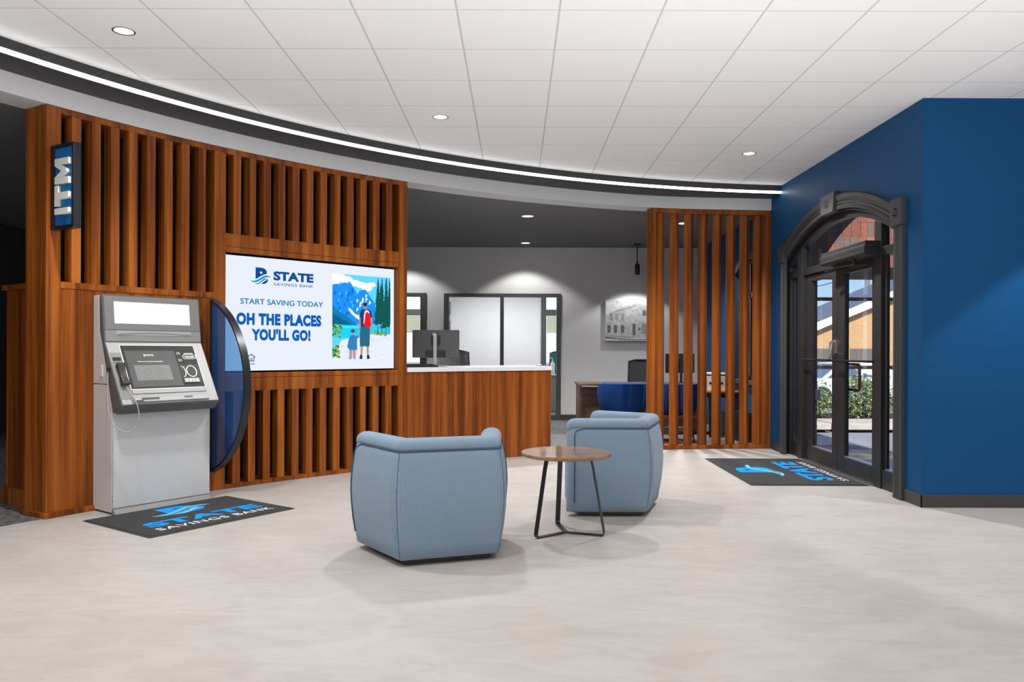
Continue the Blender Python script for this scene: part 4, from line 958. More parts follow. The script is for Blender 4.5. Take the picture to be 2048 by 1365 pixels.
# ================================================================== BARREL CHAIRS
def chair_cloth():
    m, n, l, b = nmat('pale_blue_quilted_fabric')
    uv = n.new('ShaderNodeUVMap'); uv.uv_map = 'weave'
    sp = n.new('ShaderNodeSeparateXYZ'); l.new(uv.outputs[0], sp.inputs[0])
    def mth(op, a, b_=None, c=None):
        q = n.new('ShaderNodeMath'); q.operation = op
        for i, v in enumerate((a, b_, c)):
            if v is None: continue
            if isinstance(v, (int, float)): q.inputs[i].default_value = v
            else: l.new(v, q.inputs[i])
        return q.outputs[0]
    u, v = sp.outputs[0], sp.outputs[1]
    cell = mth('PINGPONG', u, 0.075)                       # columns of stitched hexagons
    sw = mth('PINGPONG', mth('ADD', v, 0.03), 0.06)
    kink = mth('SMOOTH_MIN', mth('MULTIPLY', mth('SUBTRACT', sw, 0.018), 1.6), 0.036, 0.01)
    kink = mth('MAXIMUM', kink, 0.0)
    sgn = mth('SUBTRACT', mth('MULTIPLY', cell, 26.0), 1.0)
    ph = mth('MULTIPLY', mth('ADD', u, mth('MULTIPLY', kink, 0.6)), 2*PI/0.0107)
    s = mth('SINE', ph)
    h = mth('MULTIPLY_ADD', s, 0.5, 0.5)
    bp = n.new('ShaderNodeBump'); bp.inputs['Strength'].default_value = 0.28; bp.inputs['Distance'].default_value = 0.0035
    l.new(h, bp.inputs['Height']); l.new(bp.outputs[0], b.inputs['Normal'])
    r = n.new('ShaderNodeValToRGB'); e = r.color_ramp.elements
    e[0].position = 0.0; e[0].color = (0.185, 0.256, 0.340, 1); e[1].position = 0.6; e[1].color = (0.232, 0.314, 0.408, 1)
    l.new(h, r.inputs[0]); l.new(r.outputs[0], b.inputs['Base Color'])
    b.inputs['Roughness'].default_value = 0.85; b.inputs['Specular IOR Level'].default_value = 0.15; b.inputs['Sheen Weight'].default_value = 0.15
    return m
CLOTH = chair_cloth(); PIPE = M('piping_blue', (0.045, 0.090, 0.145), 0.8); SEAM = M('seam_blue', (0.06, 0.10, 0.15), 0.9)
PROF = [(-0.02,0.035),(0.0,0.045),(0.012,0.11),(0.028,0.20),(0.039,0.30),(0.043,0.38),(0.040,0.46),(0.031,0.54),(0.018,0.61),(0.008,0.652),(0.000,0.660),(0.006,0.668),(0.008,0.682),(0.003,0.702),(-0.014,0.720),(-0.042,0.730),(-0.075,0.730),(-0.105,0.718),(-0.122,0.698),(-0.130,0.66),(-0.132,0.58),(-0.136,0.45),(-0.140,0.32),(-0.140,0.10),(-0.12,0.035)]
def chair_path():
    hw, al, ca, sa = 0.298, 0.600, math.cos(math.radians(72)), math.sin(math.radians(72))
    corners = [Vector((-hw-al*ca, al*sa)), Vector((-hw, 0)), Vector((hw, 0)), Vector((hw+al*ca, al*sa))]
    pts = []
    for i in range(3):
        a, b = corners[i], corners[i+1]; n = 14
        for k in range(n):
            s = k/n
            if i > 0 and k == 0: continue
            pts.append((a+(b-a)*s, (b-a).normalized(), (b-a).normalized()))
        if i < 2:                                           # softened corner
            d0 = (b-a).normalized(); d1 = (corners[i+2]-b).normalized(); r = 0.030
            for s in (0.0, 0.25, 0.5, 0.75, 1.0):
                p = (b-d0*r)*(1-s)**2+b*2*s*(1-s)+(b+d1*r)*s*s; d = (d0*(1-s)+d1*s).normalized(); pts.append((p, d, d))
            pts = [p for p in pts]
    pts.append((corners[3], (corners[3]-corners[2]).normalized(), None))
    # drop regular samples that fall inside the softened corners
    return [(p[0], p[1]) for p in pts]
CP = chair_path()
T36 = math.tan(math.radians(36)); C36 = math.cos(math.radians(36))
CORN = [(Vector((-0.298, 0)), Vector((-math.sin(math.radians(36)), -C36))), (Vector((0.298, 0)), Vector((math.sin(math.radians(36)), -C36)))]
def chair_point(p, d, o, z):
    n = Vector((d.y, -d.x))
    for c, nb in CORN:                                      # inner faces meet in a clean mitre
        s = (p-c).length
        if o < 0 and (s < -o*T36+1e-4 or (s < 0.032 and o < -0.03)):
            q = c+nb*(o/C36); return (q.x, q.y, z)
    return (p.x+n.x*o, p.y+n.y*o, z)
def make_chair(label, loc, rz):
    t = thing('barrel_armchair', label, 'armchair', loc, rz=rz, group='pale blue barrel armchairs')
    bm = B(); uvl = bm.loops.layers.uv.new('weave')
    ss = [0.0]
    for a, b in zip(CP, CP[1:]): ss.append(ss[-1]+(b[0]-a[0]).length)
    tot = ss[-1]; E_ = 0.075
    samples = []
    for (p, d), s in zip(CP, ss):
        samples.append((p, d, s))
    # extra samples for the rounded arm fronts
    first, last = CP[0], CP[-1]
    ext = []
    for k in (1.0, 0.97, 0.88, 0.72, 0.5, 0.25): ext.append(k)
    S_ = [(first[0]+first[1]*(E_*(1-k)), first[1], E_*(1-k), k) for k in ext] + [(p, d, s, 0.0) for p, d, s in samples if E_ < s < tot-E_] + [(last[0]-last[1]*(E_*(1-k)), last[1], tot-E_*(1-k), k) for k in reversed(ext)]
    zs = [0.0]
    for a, b in zip(PROF, PROF[1:]): zs.append(zs[-1]+math.hypot(a[0]-b[0], a[1]-b[1]))
    rows = []
    for p, d, s, k in S_:
        f = math.sqrt(max(0.0, 1-k*k)); f = 0.10+0.90*f
        rows.append([bm.verts.new(chair_point(p, d, -0.052+(o+0.052)*f, z-(1-f)*0.05*max(0, (z-0.3)/0.43))) for o, z in PROF])
    m_ = len(PROF)
    for i in range(len(rows)-1):
        for k in range(m_):
            k2 = (k+1) % m_
            f = bm.faces.new((rows[i][k], rows[i][k2], rows[i+1][k2], rows[i+1][k]))
            for lp_, (ii, kk) in zip(f.loops, ((i, k), (i, k+1), (i+1, k+1), (i+1, k))):
                lp_[uvl].uv = (S_[ii][2], zs[kk] if kk < m_ else zs[-1]+0.1)
    bm.faces.new(rows[0][::-1]); bm.faces.new(rows[-1])
    obj('shell', bm, CLOTH, t, smooth=60)
    # piping round the shell under the rolled edge and down the arm fronts
    bm = B(); pp = []
    a0 = CP[0][0]+CP[0][1]*0.055; a1_ = CP[-1][0]-CP[-1][1]*0.055
    for o, z in PROF[2:9]: pp.append(chair_point(a0, CP[0][1], o+0.002, z))
    pp.append(chair_point(a0+CP[0][1]*0.012, CP[0][1], 0.011, 0.642))
    for p, d, s in samples:
        if 0.10 < s < tot-0.10: pp.append(chair_point(p, d, 0.0075, 0.660))
    pp.append(chair_point(a1_-CP[-1][1]*0.012, CP[-1][1], 0.011, 0.642))
    for o, z in reversed(PROF[2:9]): pp.append(chair_point(a1_, CP[-1][1], o+0.002, z))
    tube(bm, pp, 0.0042, 7); obj('piping', bm, PIPE, t, smooth=60)
    mids = [i for i, (p, d) in enumerate(CP) if abs(abs(math.degrees(math.atan2(d.y, d.x)))-36) < 3]
    for i in mids:
        p, d = CP[i]; bm = B(); tube(bm, [chair_point(p, d, o+0.0005, z) for o, z in PROF[1:10]], 0.0016, 6); obj('seam', bm, SEAM, t)
    bm = B(); prism(bm, [(-0.17, 0.125), (0.17, 0.125), (0.335, 0.55), (0.24, 0.655), (-0.24, 0.655), (-0.335, 0.55)], 'z', 0.06, 0.42)
    uvl = bm.loops.layers.uv.new('weave')
    for f in bm.faces:
        for lp_ in f.loops: lp_[uvl].uv = (lp_.vert.co.x, lp_.vert.co.y+lp_.vert.co.z)
    obj('seat', bm, CLOTH, t, bevel=0.045, seg=4, smooth=60)
    bm = B(); prism(bm, [(-0.255, 0.045), (0.255, 0.045), (0.40, 0.50), (0.24, 0.60), (-0.24, 0.60), (-0.40, 0.50)], 'z', 0.008, 0.05); obj('base_plinth', bm, BLKPL, t)
    for x, y in ((-0.23, 0.075), (0.23, 0.075), (0.34, 0.48), (-0.34, 0.48)): bm = B(); lathe(bm, [(0.02, 0.0), (0.02, 0.012)], (x, y, 0), 12); obj('glide', bm, BLKPL, t)
    return t
make_chair('pale blue barrel armchair seen from behind, nearer and left of the side table', (-0.38, 4.535, 0), math.radians(18.7))
make_chair('pale blue barrel armchair turned sideways behind the side table', (1.07, 6.095, 0), math.radians(72))

# ------------------------------------------------------------------ side table
t = thing('side_table', 'small round wood topped side table on bent steel legs between the armchairs', 'side table', (0.34, 5.31, 0))
bm = B(); lathe(bm, [(0.0, 0.526), (0.299, 0.526), (0.306, 0.531), (0.307, 0.547), (0.303, 0.552), (0.0, 0.552)], seg=64); obj('tabletop', bm, TEAKH, t, smooth=30)
for a in (99, 219, 339):
    a = math.radians(a); c, s = math.cos(a), math.sin(a)
    prof = [(0.172, 0.526), (0.19, 0.45), (0.262, 0.055), (0.267, 0.028), (0.262, 0.012), (0.246, 0.006), (0.10, 0.006), (0.0, 0.006)]
    bm = B(); bar(bm, [(r*c, r*s, z) for r, z in prof], 0.017, 0.0042, (-s, c, 0)); obj('leg', bm, GUNMET, t, bevel=0.001)
# ================================================================== ON THE COUNTER
CT = 1.049
def monitor(label, loc, rz, w_, h_, base_h, back_mat, stand_mat, base=(0.24, 0.19)):
    t = thing('monitor', label, 'computer monitor', loc, rz=rz)      # local -y is the back of the panel
    bm = B(); prism(bm, [(-w_/2, base_h), (w_/2, base_h), (w_/2, base_h+h_), (-w_/2, base_h+h_)], 'y', 0.0, 0.018); obj('panel', bm, back_mat, t, bevel=0.004)
    bm = B(); box(bm, -w_/2+0.008, w_/2-0.008, 0.018, 0.020, base_h+0.012, base_h+h_-0.008); obj('display', bm, M('dark_display', (0.01, 0.01, 0.012), 0.15), t)
    bm = B(); box(bm, -0.11, 0.11, -0.022, 0.0, base_h+0.005, base_h+0.085); obj('port_bay', bm, BLKPL, t, bevel=0.003)
    bm = B(); box(bm, -0.020, 0.020, -0.055, -0.030, 0.008, base_h+h_-0.045); obj('stand_column', bm, stand_mat, t, bevel=0.004)
    bm = B(); box(bm, -0.05, 0.05, -0.032, 0.0, base_h+h_*0.5, base_h+h_*0.8); obj('mount', bm, BLKPL, t, bevel=0.004)
    bm = B(); box(bm, -base[0]/2, base[0]/2, -0.07, base[1]-0.07, 0.0, 0.010); obj('stand_base', bm, stand_mat, t, bevel=0.003)
    bm = B(); lathe(bm, [(0.022, -0.0012), (0.017, -0.0012)], (-0.015, -0.001, base_h+h_-0.055), 24, 'y'); obj('badge_ring', bm, ALU, t)
    return t
MBACK = M('monitor_back_grey', (0.085, 0.085, 0.087), 0.45); SILV = M('stand_silver', (0.38, 0.38, 0.385), 0.35, metal=0.4)
monitor('dark grey monitor on a silver stand seen from behind on the white counter top', (-0.915, 8.86, CT), math.radians(-3), 0.535, 0.315, 0.10, MBACK, SILV)
t = thing('keyboard', 'black keyboard lying on the counter beside the monitor', 'keyboard', (-1.06, 8.53, CT), rz=math.radians(33))
bm = B(); prism(bm, [(-0.07, 0.0), (0.07, 0.0), (0.07, 0.030), (-0.07, 0.014)], 'x', -0.20, 0.20); obj('body', bm, BLKPL, t, bevel=0.003)
bm = B()
for r_ in range(4):
    for c_ in range(13): z = 0.0165+0.0036*r_; box(bm, -0.185+0.0285*c_, -0.162+0.0285*c_, -0.058+0.030*r_, -0.035+0.030*r_, z-0.003, z+0.007)
obj('keys', bm, M('keyboard_key', (0.030, 0.030, 0.032), 0.5), t, kind='stuff')
def sweets(name, label, loc, mat, r):
    bm = B(); lathe(bm, [(0.0, -r*0.7), (r*0.6, -r*0.55), (r, 0), (r*0.6, r*0.55), (0.0, r*0.7)], (0, 0, r*0.7), 12)
    for s in (-1, 1): prism(bm, [(s*r*0.8, r*0.55), (s*r*1.7, r*0.2), (s*r*1.7, r*1.2), (s*r*0.8, r*0.8)], 'y', -r*0.25, r*0.25)
    o = obj(name, bm, mat, smooth=50); o.location = loc
    tag(o, label, 'sweet', 'wrapped sweets on the counter end'); return o
sweets('wrapped_sweet', 'white wrapped sweet at the right end of the counter', (0.270, 9.30, CT), M('wrapper_white', (0.7, 0.7, 0.7), 0.3), 0.018)
sweets('wrapped_sweet', 'blue wrapped sweet at the right end of the counter', (0.325, 9.34, CT), M('wrapper_blue', (0.03, 0.12, 0.55), 0.3), 0.014)
sweets('wrapped_sweet', 'red wrapped sweet at the right end of the counter', (0.365, 9.31, CT), M('wrapper_red', (0.5, 0.06, 0.06), 0.3), 0.013)
t = thing('key_tag', 'small silver key ring lying at the counter end', 'key ring', (0.245, 9.24, CT))
bm = B(); tube(bm, [(0.016*math.cos(2*PI*k/20), 0.016*math.sin(2*PI*k/20), 0.003) for k in range(21)], 0.002, 6); obj('ring', bm, CHROME, t)
bm = B(); prism(bm, [(0.015, -0.006), (0.055, -0.005), (0.055, 0.005), (0.015, 0.006)], 'z', 0.0, 0.004); obj('tag', bm, BLKPL, t)

# ================================================================== FURNITURE BEHIND THE COUNTER
def task_chair(label, loc, rz, back_mat, frame_mat, top, bw=0.50, bh=0.48, mesh=False, seat_mat=None):
    t = thing('task_chair', label, 'office chair', loc, rz=rz)       # local +y is the front
    z0 = top-bh
    bm = B(); n = 8; rows = []
    for i in range(n+1):
        s = -1+2*i/n; rows.append([bm.verts.new((bw/2*s*(1-0.06*k), -0.24+0.06*s*s-0.03*k, z0+bh*k-(0.03*s**4 if k == 1 else -0.02*s**4))) for k in (0, 0.35, 0.7, 1)])
    for a, b in zip(rows, rows[1:]):
        for k in range(3): bm.faces.new((a[k], b[k], b[k+1], a[k+1]))
    r = bmesh.ops.solidify(bm, geom=bm.faces[:], thickness=0.014 if mesh else 0.05)
    obj('backrest', bm, back_mat, t, smooth=50, bevel=0.0 if mesh else 0.012)
    bm = B(); e = [(-bw/2*s, z) for s, z in ((-1, 0), (-0.94, 1))]
    P = [(-bw/2, -0.175, z0), (-bw/2*0.94, -0.21, z0+bh-0.02), (-bw/4, -0.252, z0+bh+0.004), (bw/4, -0.252, z0+bh+0.004), (bw/2*0.94, -0.21, z0+bh-0.02), (bw/2, -0.175, z0), (bw/4, -0.215, z0-0.005), (-bw/4, -0.215, z0-0.005), (-bw/2, -0.175, z0)]
    tube(bm, P, 0.014 if mesh else 0.008, 8); obj('back_frame', bm, frame_mat, t, smooth=60)
    bm = B(); box(bm, -0.24, 0.24, -0.20, 0.26, 0.43, 0.50); obj('seat', bm, seat_mat or back_mat, t, bevel=0.03, seg=3, smooth=60)
    bm = B(); tube(bm, [(0, -0.16, 0.43), (0, -0.27, 0.46), (0, -0.28, z0+0.1)], 0.02, 8); obj('back_bracket', bm, frame_mat, t, smooth=60)
    bm = B(); tube(bm, [(0, 0, 0.43), (0, 0, 0.12)], 0.028, 12); obj('gas_column', bm, BLKMET, t, smooth=60)
    bm = B()
    for k in range(5):
        a = 2*PI*k/5+0.3; tube(bm, [(0, 0, 0.11), (0.29*math.cos(a), 0.29*math.sin(a), 0.075)], [0.025, 0.014], 8)
    obj('star_base', bm, BLKPL, t, smooth=60)
    for k in range(5):
        a = 2*PI*k/5+0.3; bm = B(); lathe(bm, [(0.030, -0.02), (0.034, -0.012), (0.034, 0.012), (0.030, 0.02)], (0.29*math.cos(a), 0.29*math.sin(a), 0.034), 14, 'x'); obj('castor', bm, BLKPL, t, smooth=40)
    for s in (-1, 1):
        bm = B(); tube(bm, [(s*0.20, -0.02, 0.44), (s*0.28, -0.02, 0.46), (s*0.29, -0.02, 0.64)], 0.014, 8); box(bm, s*0.29-0.035, s*0.29+0.035, -0.12, 0.12, 0.64, 0.67); obj('armrest', bm, BLKPL, t, bevel=0.006)
    return t
task_chair('grey upholstered office chair behind the reception counter', (-0.82, 10.35, 0.004), math.radians(195), M('grey_upholstery', (0.16, 0.16, 0.16), 0.9, var=(60, 0.2)), BLKPL, 1.225, bw=0.50)
task_chair('black mesh backed office chair behind the walnut desk', (2.12, 12.75, 0.004), math.radians(185), M('black_mesh_back', (0.035, 0.035, 0.037), 0.8), BLKPL, 1.075, bw=0.52, bh=0.5, mesh=True)

t = thing('office_desk', 'dark walnut desk against which the blue chairs stand', 'desk', (1.80, 11.75, 0.004))
bm = B(); box(bm, 0.905, 2.72, 11.38, 12.15, 0.722, 0.752); obj('desktop', bm, TEAKH if False else WALNUT, t, world=True, bevel=0.003)
for x in (0.925, 2.66): bm = B(); box(bm, x, x+0.03, 11.42, 12.12, 0.004, 0.722); obj('end_panel', bm, WALNUT, t, world=True, bevel=0.002)
bm = B(); box(bm, 0.955, 2.66, 11.50, 11.52, 0.12, 0.70); obj('modesty_panel', bm, WALNUT, t, world=True)
monitor('black monitor standing on the walnut desk behind the slatted divider', (2.46, 11.75, 0.752), math.radians(10), 0.46, 0.29, 0.15, M('monitor_black', (0.012, 0.012, 0.013), 0.4), BLKPL)
# guest chairs
NAVYF = M('royal_blue_upholstery', (0.004, 0.040, 0.170), 0.75, spec=0.2)
def guest_chair(label, loc, rz):
    t = thing('guest_chair', label, 'chair', loc, rz=rz, group='royal blue guest chairs')   # local +y faces the desk
    bm = B(); n = 24; rows = []
    prof = [(0.0, 0.40), (0.020, 0.42), (0.045, 0.55), (0.065, 0.72), (0.055, 0.785), (0.02, 0.80), (-0.02, 0.79), (-0.045, 0.74), (-0.06, 0.55), (-0.07, 0.42)]
    for i in range(n+1):
        a = math.radians(-200+220*i/n); c, s = math.cos(a), math.sin(a)
        sx = math.copysign(abs(c)**0.55, c); sy = math.copysign(abs(s)**0.55, s)
        dip = max(0.0, (s+0.15))*0.16
        rows.append([bm.verts.new(((0.27+o)*sx, (0.25+o)*sy, z-dip*max(0, (z-0.42)/0.38))) for o, z in prof])
    for a, b in zip(rows, rows[1:]):
        for k in range(len(prof)): k2 = (k+1) % len(prof); bm.faces.new((a[k], b[k], b[k2], a[k2]))
    bm.faces.new(rows[0]); bm.faces.new(rows[-1][::-1])
    obj('shell', bm, NAVYF, t, smooth=50)
    bm = B(); prism(bm, [(-0.22, -0.20), (0.22, -0.20), (0.25, 0.22), (-0.25, 0.22)], 'z', 0.36, 0.47); obj('seat', bm, NAVYF, t, bevel=0.03, seg=3, smooth=50)
    for x, y in ((-0.21, -0.17), (0.21, -0.17), (0.21, 0.18), (-0.21, 0.18)):
        bm = B(); tube(bm, [(x*0.9, y*0.9, 0.40), (x*1.2, y*1.25, 0.0)], [0.014, 0.009], 8); obj('leg', bm, BLKMET, t, smooth=50)
    return t
guest_chair('royal blue tub chair seen from behind, left of the slatted divider', (1.455, 10.72, 0.004), math.radians(4))
guest_chair('royal blue tub chair half hidden behind the slatted divider', (2.17, 10.75, 0.004), math.radians(-6))
# side unit with printer and things behind the divider
t = thing('side_unit', 'low orange toned timber side table under the printer behind the divider', 'side table', (2.96, 11.45, 0.004))
bm = B(); box(bm, 2.72, 3.20, 11.10, 11.80, 0.635, 0.665); obj('tabletop', bm, M('orange_oak', (0.42, 0.19, 0.045), 0.4, var=((2, 30, 30), 0.2)), t, world=True, bevel=0.003)
bm = B(); box(bm, 2.74, 3.18, 11.12, 11.78, 0.57, 0.635); obj('apron', bm, BLKMET, t, world=True)
for x in (2.75, 3.15):
    for y in (11.13, 11.75): bm = B(); box(bm, x, x+0.03, y, y+0.03, 0.004, 0.57); obj('leg', bm, BLKMET, t, world=True)
t = thing('printer', 'white printer on the low side table behind the divider', 'printer', (2.88, 11.45, 0.665))
bm = B(); box(bm, -0.14, 0.14, -0.18, 0.18, 0.0, 0.21); obj('body', bm, WHITE, t, bevel=0.01)
bm = B(); box(bm, -0.14, 0.14, -0.18, 0.18, 0.225, 0.255); obj('scanner_lid', bm, WHITE, t, bevel=0.006)
bm = B(); box(bm, -0.135, 0.135, -0.175, 0.175, 0.21, 0.225); obj('gap_band', bm, BLKPL, t)
bm = B(); box(bm, -0.10, 0.10, -0.184, -0.18, 0.09, 0.12); obj('paper_slot', bm, BLKPL, t)
t = thing('desk_fan', 'black desk fan at the end of the low side table', 'fan', (3.10, 11.28, 0.665))
bm = B(); lathe(bm, [(0.06, 0), (0.06, 0.012), (0.012, 0.02), (0.010, 0.09), (0.0, 0.09)], seg=20); obj('stand', bm, BLKPL, t, smooth=40)
bm = B()
for r in (0.03, 0.05, 0.07): tube(bm, [(r*math.cos(2*PI*k/24), -0.02, 0.14+r*math.sin(2*PI*k/24)) for k in range(25)], 0.003, 6)
for k in range(12): a = 2*PI*k/12; tube(bm, [(0, -0.025, 0.14), (0.07*math.cos(a), -0.02, 0.14+0.07*math.sin(a))], 0.0018, 5)
obj('grille', bm, BLKPL, t)
bm = B()
for k in range(4): a = 2*PI*k/4; prism(bm, [(0.01*math.cos(a), 0.14+0.01*math.sin(a)), (0.06*math.cos(a-0.4), 0.14+0.06*math.sin(a-0.4)), (0.06*math.cos(a+0.4), 0.14+0.06*math.sin(a+0.4))], 'y', -0.012, -0.008)
obj('blade', bm, BLKPL, t)
t = thing('waste_bin', 'pale green waste bin under the low side table', 'bin', (2.94, 11.45, 0.004))
bm = B(); lathe(bm, [(0.0, 0.0), (0.10, 0.0), (0.125, 0.33), (0.128, 0.335), (0.120, 0.335), (0.097, 0.01), (0.0, 0.01)], seg=28); obj('body', bm, M('bin_green', (0.28, 0.42, 0.36), 0.4), t, smooth=40)
t = thing('computer_tower', 'black computer tower on the carpet beside the low side table', 'computer', (3.11, 10.62, 0.004))
bm = B(); box(bm, -0.085, 0.085, -0.08, 0.30, 0, 0.40); obj('case', bm, BLKPL, t, bevel=0.004)
bm = B(); tube(bm, smooth_pts([(-0.06, -0.082, 0.30), (-0.09, -0.12, 0.22), (-0.07, -0.13, 0.10), (-0.04, -0.10, 0.03)]), 0.005, 6); obj('power_cable', bm, M('cable_white', (0.6, 0.58, 0.5), 0.5), t, smooth=60)

# ------------------------------------------------------------------ framed drawing on the rear wall
t = thing('wall_picture', 'thick edged black and white drawing of an old corner building on the grey rear wall', 'picture', (2.0, BY, 1.40))
px0, px1, pz0, pz1 = 1.56, 2.44, 1.405, 2.125; yf = BY-0.07
bm = B(); box(bm, px0, px1, yf, BY-0.002, pz0, pz1); obj('canvas', bm, M('canvas_print', (0.62, 0.62, 0.62), 0.8, var=(14, 0.16)), t, world=True, bevel=0.003)
PG = [M('ink_dark', (0.13, 0.13, 0.13), 0.9, var=(40, 0.5)), M('ink_mid', (0.30, 0.30, 0.30), 0.9, var=(40, 0.4)), M('ink_pale', (0.47, 0.47, 0.47), 0.9, var=(20, 0.25))]
bm = B(); cnt = [0]
def ink(mi, pts):
    cnt[0] += 1; f = quad(bm, [(px0+a*(px1-px0), yf-0.0008-0.00004*cnt[0], pz0+b*(pz1-pz0)) for a, b in pts]); f.material_index = mi; bmesh.ops.triangulate(bm, faces=[f])
def irect(mi, a0, b0, a1, b1, sk=0.0): ink(mi, [(a0, b0), (a1, b0+sk), (a1, b1+sk), (a0, b1)])
ink(2, [(0.0, 0.10), (0.62, 0.07), (0.62, 0.92), (0.30, 0.80), (0.0, 0.62)]); ink(2, [(0.62, 0.07), (1.0, 0.12), (1.0, 0.80), (0.62, 0.92)])
ink(1, [(0.20, 0.70), (0.62, 0.84), (0.62, 0.87), (0.20, 0.74)]); ink(1, [(0.0, 0.11), (0.62, 0.075), (0.62, 0.09), (0.0, 0.135)]); ink(0, [(0.0, 0.06), (0.45, 0.02), (1.0, 0.03), (1.0, 0.045), (0.45, 0.04), (0.0, 0.10)])
for a in (0.04, 0.17, 0.31): irect(0, a, 0.20, a+0.065, 0.38)
for a in (0.09, 0.20, 0.32): irect(1, a, 0.50, a+0.05, 0.66)
irect(0, 0.54, 0.14, 0.60, 0.42); irect(1, 0.72, 0.18, 0.92, 0.43); irect(0, 0.66, 0.25, 0.70, 0.32); irect(1, 0.74, 0.60, 0.86, 0.76); irect(0, 0.745, 0.62, 0.79, 0.74); irect(0, 0.81, 0.62, 0.855, 0.74)
for k in range(40):
    a = R_.uniform(0.0, 0.30); b = R_.uniform(0.55, 0.98); irect(R_.choice((1, 2)), a, b, a+R_.uniform(0.01, 0.05), b+R_.uniform(0.004, 0.02), R_.uniform(-0.02, 0.03))
for k in range(30):
    a = R_.uniform(0.0, 0.9); b = R_.uniform(0.0, 0.12); irect(R_.choice((1, 2)), a, b, a+R_.uniform(0.03, 0.10), b+0.004, R_.uniform(-0.01, 0.01))
obj('drawing', bm, None, t, world=True, mats=PG, norm=False)

# ------------------------------------------------------------------ glimpse inside the glazed office
t = thing('office_cabinet', 'low taupe cabinet inside the glazed office behind the counter end', 'cabinet', (0.62, 14.5, 0))
bm = B(); box(bm, 0.36, 0.92, 14.25, 14.85, 0.12, 0.76); obj('carcass', bm, M('taupe_laminate', (0.29, 0.235, 0.21), 0.5), t, world=True, bevel=0.004)
bm = B(); box(bm, 0.34, 0.94, 14.23, 14.87, 0.76, 0.785); obj('top', bm, M('taupe_top', (0.36, 0.30, 0.27), 0.45), t, world=True, bevel=0.003)
bm = B(); box(bm, 0.38, 0.90, 14.29, 14.81, 0, 0.12); obj('plinth', bm, WHITE, t, world=True)
t = thing('pump_bottle', 'clear hand sanitiser pump bottle beside the counter end', 'bottle', (0.665, 14.42, 0.785))
bm = B(); lathe(bm, [(0.0, 0.0), (0.040, 0.0), (0.043, 0.01), (0.043, 0.19), (0.030, 0.215), (0.014, 0.225), (0.014, 0.24), (0.0, 0.24)], seg=24); obj('body', bm, M('cloudy_plastic', (0.70, 0.72, 0.70), 0.25), t, smooth=40)
bm = B(); lathe(bm, [(0.018, 0.235), (0.018, 0.258), (0.006, 0.26), (0.006, 0.305)], seg=16); tube(bm, [(0, 0, 0.305), (-0.045, 0, 0.308), (-0.05, 0, 0.296)], 0.007, 8); obj('pump', bm, WHITE, t, smooth=40)
task_chair('teal office chair inside the glazed office at the right', (0.88, 15.7, 0.004), math.radians(175), M('teal_upholstery', (0.008, 0.075, 0.085), 0.8), BLKPL, 1.20, bw=0.46, bh=0.52)
# ================================================================== OUTSIDE
def speckle(name, c0, c1, sc=190):
    return M(name, tuple((a+b)/2 for a, b in zip(c0, c1)), 0.9, spec=0.2, var=(sc, abs(c1[0]-c0[0])/(c1[0]+c0[0])))
def brick(name, c1, c2, mortar, sc=1.0, axes='xz'):
    m, n, l, b = nmat(name)
    tc = n.new('ShaderNodeTexCoord'); sp = n.new('ShaderNodeSeparateXYZ'); l.new(tc.outputs['Object'], sp.inputs[0])
    cb = n.new('ShaderNodeCombineXYZ'); ad = n.new('ShaderNodeMath'); ad.operation = 'ADD'; l.new(sp.outputs[0], ad.inputs[0]); l.new(sp.outputs[1], ad.inputs[1])
    l.new(ad.outputs[0], cb.inputs[0]); l.new(sp.outputs[2], cb.inputs[1])
    t = n.new('ShaderNodeTexBrick'); t.inputs['Scale'].default_value = sc; t.inputs['Color1'].default_value = (*c1, 1); t.inputs['Color2'].default_value = (*c2, 1); t.inputs['Mortar'].default_value = (*mortar, 1)
    t.inputs['Brick Width'].default_value = 0.22; t.inputs['Row Height'].default_value = 0.075; t.inputs['Mortar Size'].default_value = 0.009
    l.new(cb.outputs[0], t.inputs[0]); l.new(t.outputs[0], b.inputs['Base Color']); b.inputs['Roughness'].default_value = 0.9
    return m
REDB = brick('red_brick', (0.20, 0.075, 0.055), (0.13, 0.055, 0.045), (0.16, 0.14, 0.13))
TANB = brick('tan_brick', (0.62, 0.36, 0.16), (0.55, 0.30, 0.13), (0.62, 0.46, 0.30), 1.0)
WHB = brick('white_brick', (0.72, 0.75, 0.80), (0.62, 0.66, 0.74), (0.48, 0.52, 0.60), 1.0)
CONC = M('pale_concrete', (0.56, 0.53, 0.47), 0.85, var=(6, 0.08)); STONE = M('grey_stacked_stone', (0.30, 0.285, 0.27), 0.9, var=(9, 0.3), bump=(16, 0.8))
bm = B(); box(bm, WX+0.22, 70, -10, 16.6, -0.8, -0.05); box(bm, -8, WX+0.22, 17.05, 90, -0.8, -0.5)
f = obj('ground', bm, speckle('aggregate_paving', (0.17, 0.18, 0.21), (0.40, 0.41, 0.46)), kind='structure', label='speckled grey paving outside the entrance', cat='ground')
bm = B(); box(bm, WX+0.22, 90, 16.6, 120, -0.9, -0.5)
obj('ground_street', bm, speckle('asphalt', (0.10, 0.105, 0.115), (0.19, 0.195, 0.21), 30), kind='structure', label='grey asphalt street beyond the shrubs', cat='ground')
bm = B(); box(bm, WX+0.22, 7.5, 9.25, 10.05, -0.05, -0.046)  # thin tan sheet laid over the grey ground
obj('ground_strip', bm, speckle('tan_speckle', (0.36, 0.26, 0.15), (0.62, 0.48, 0.32)), kind='structure', label='tan strip on the ground outside the doors', cat='ground')
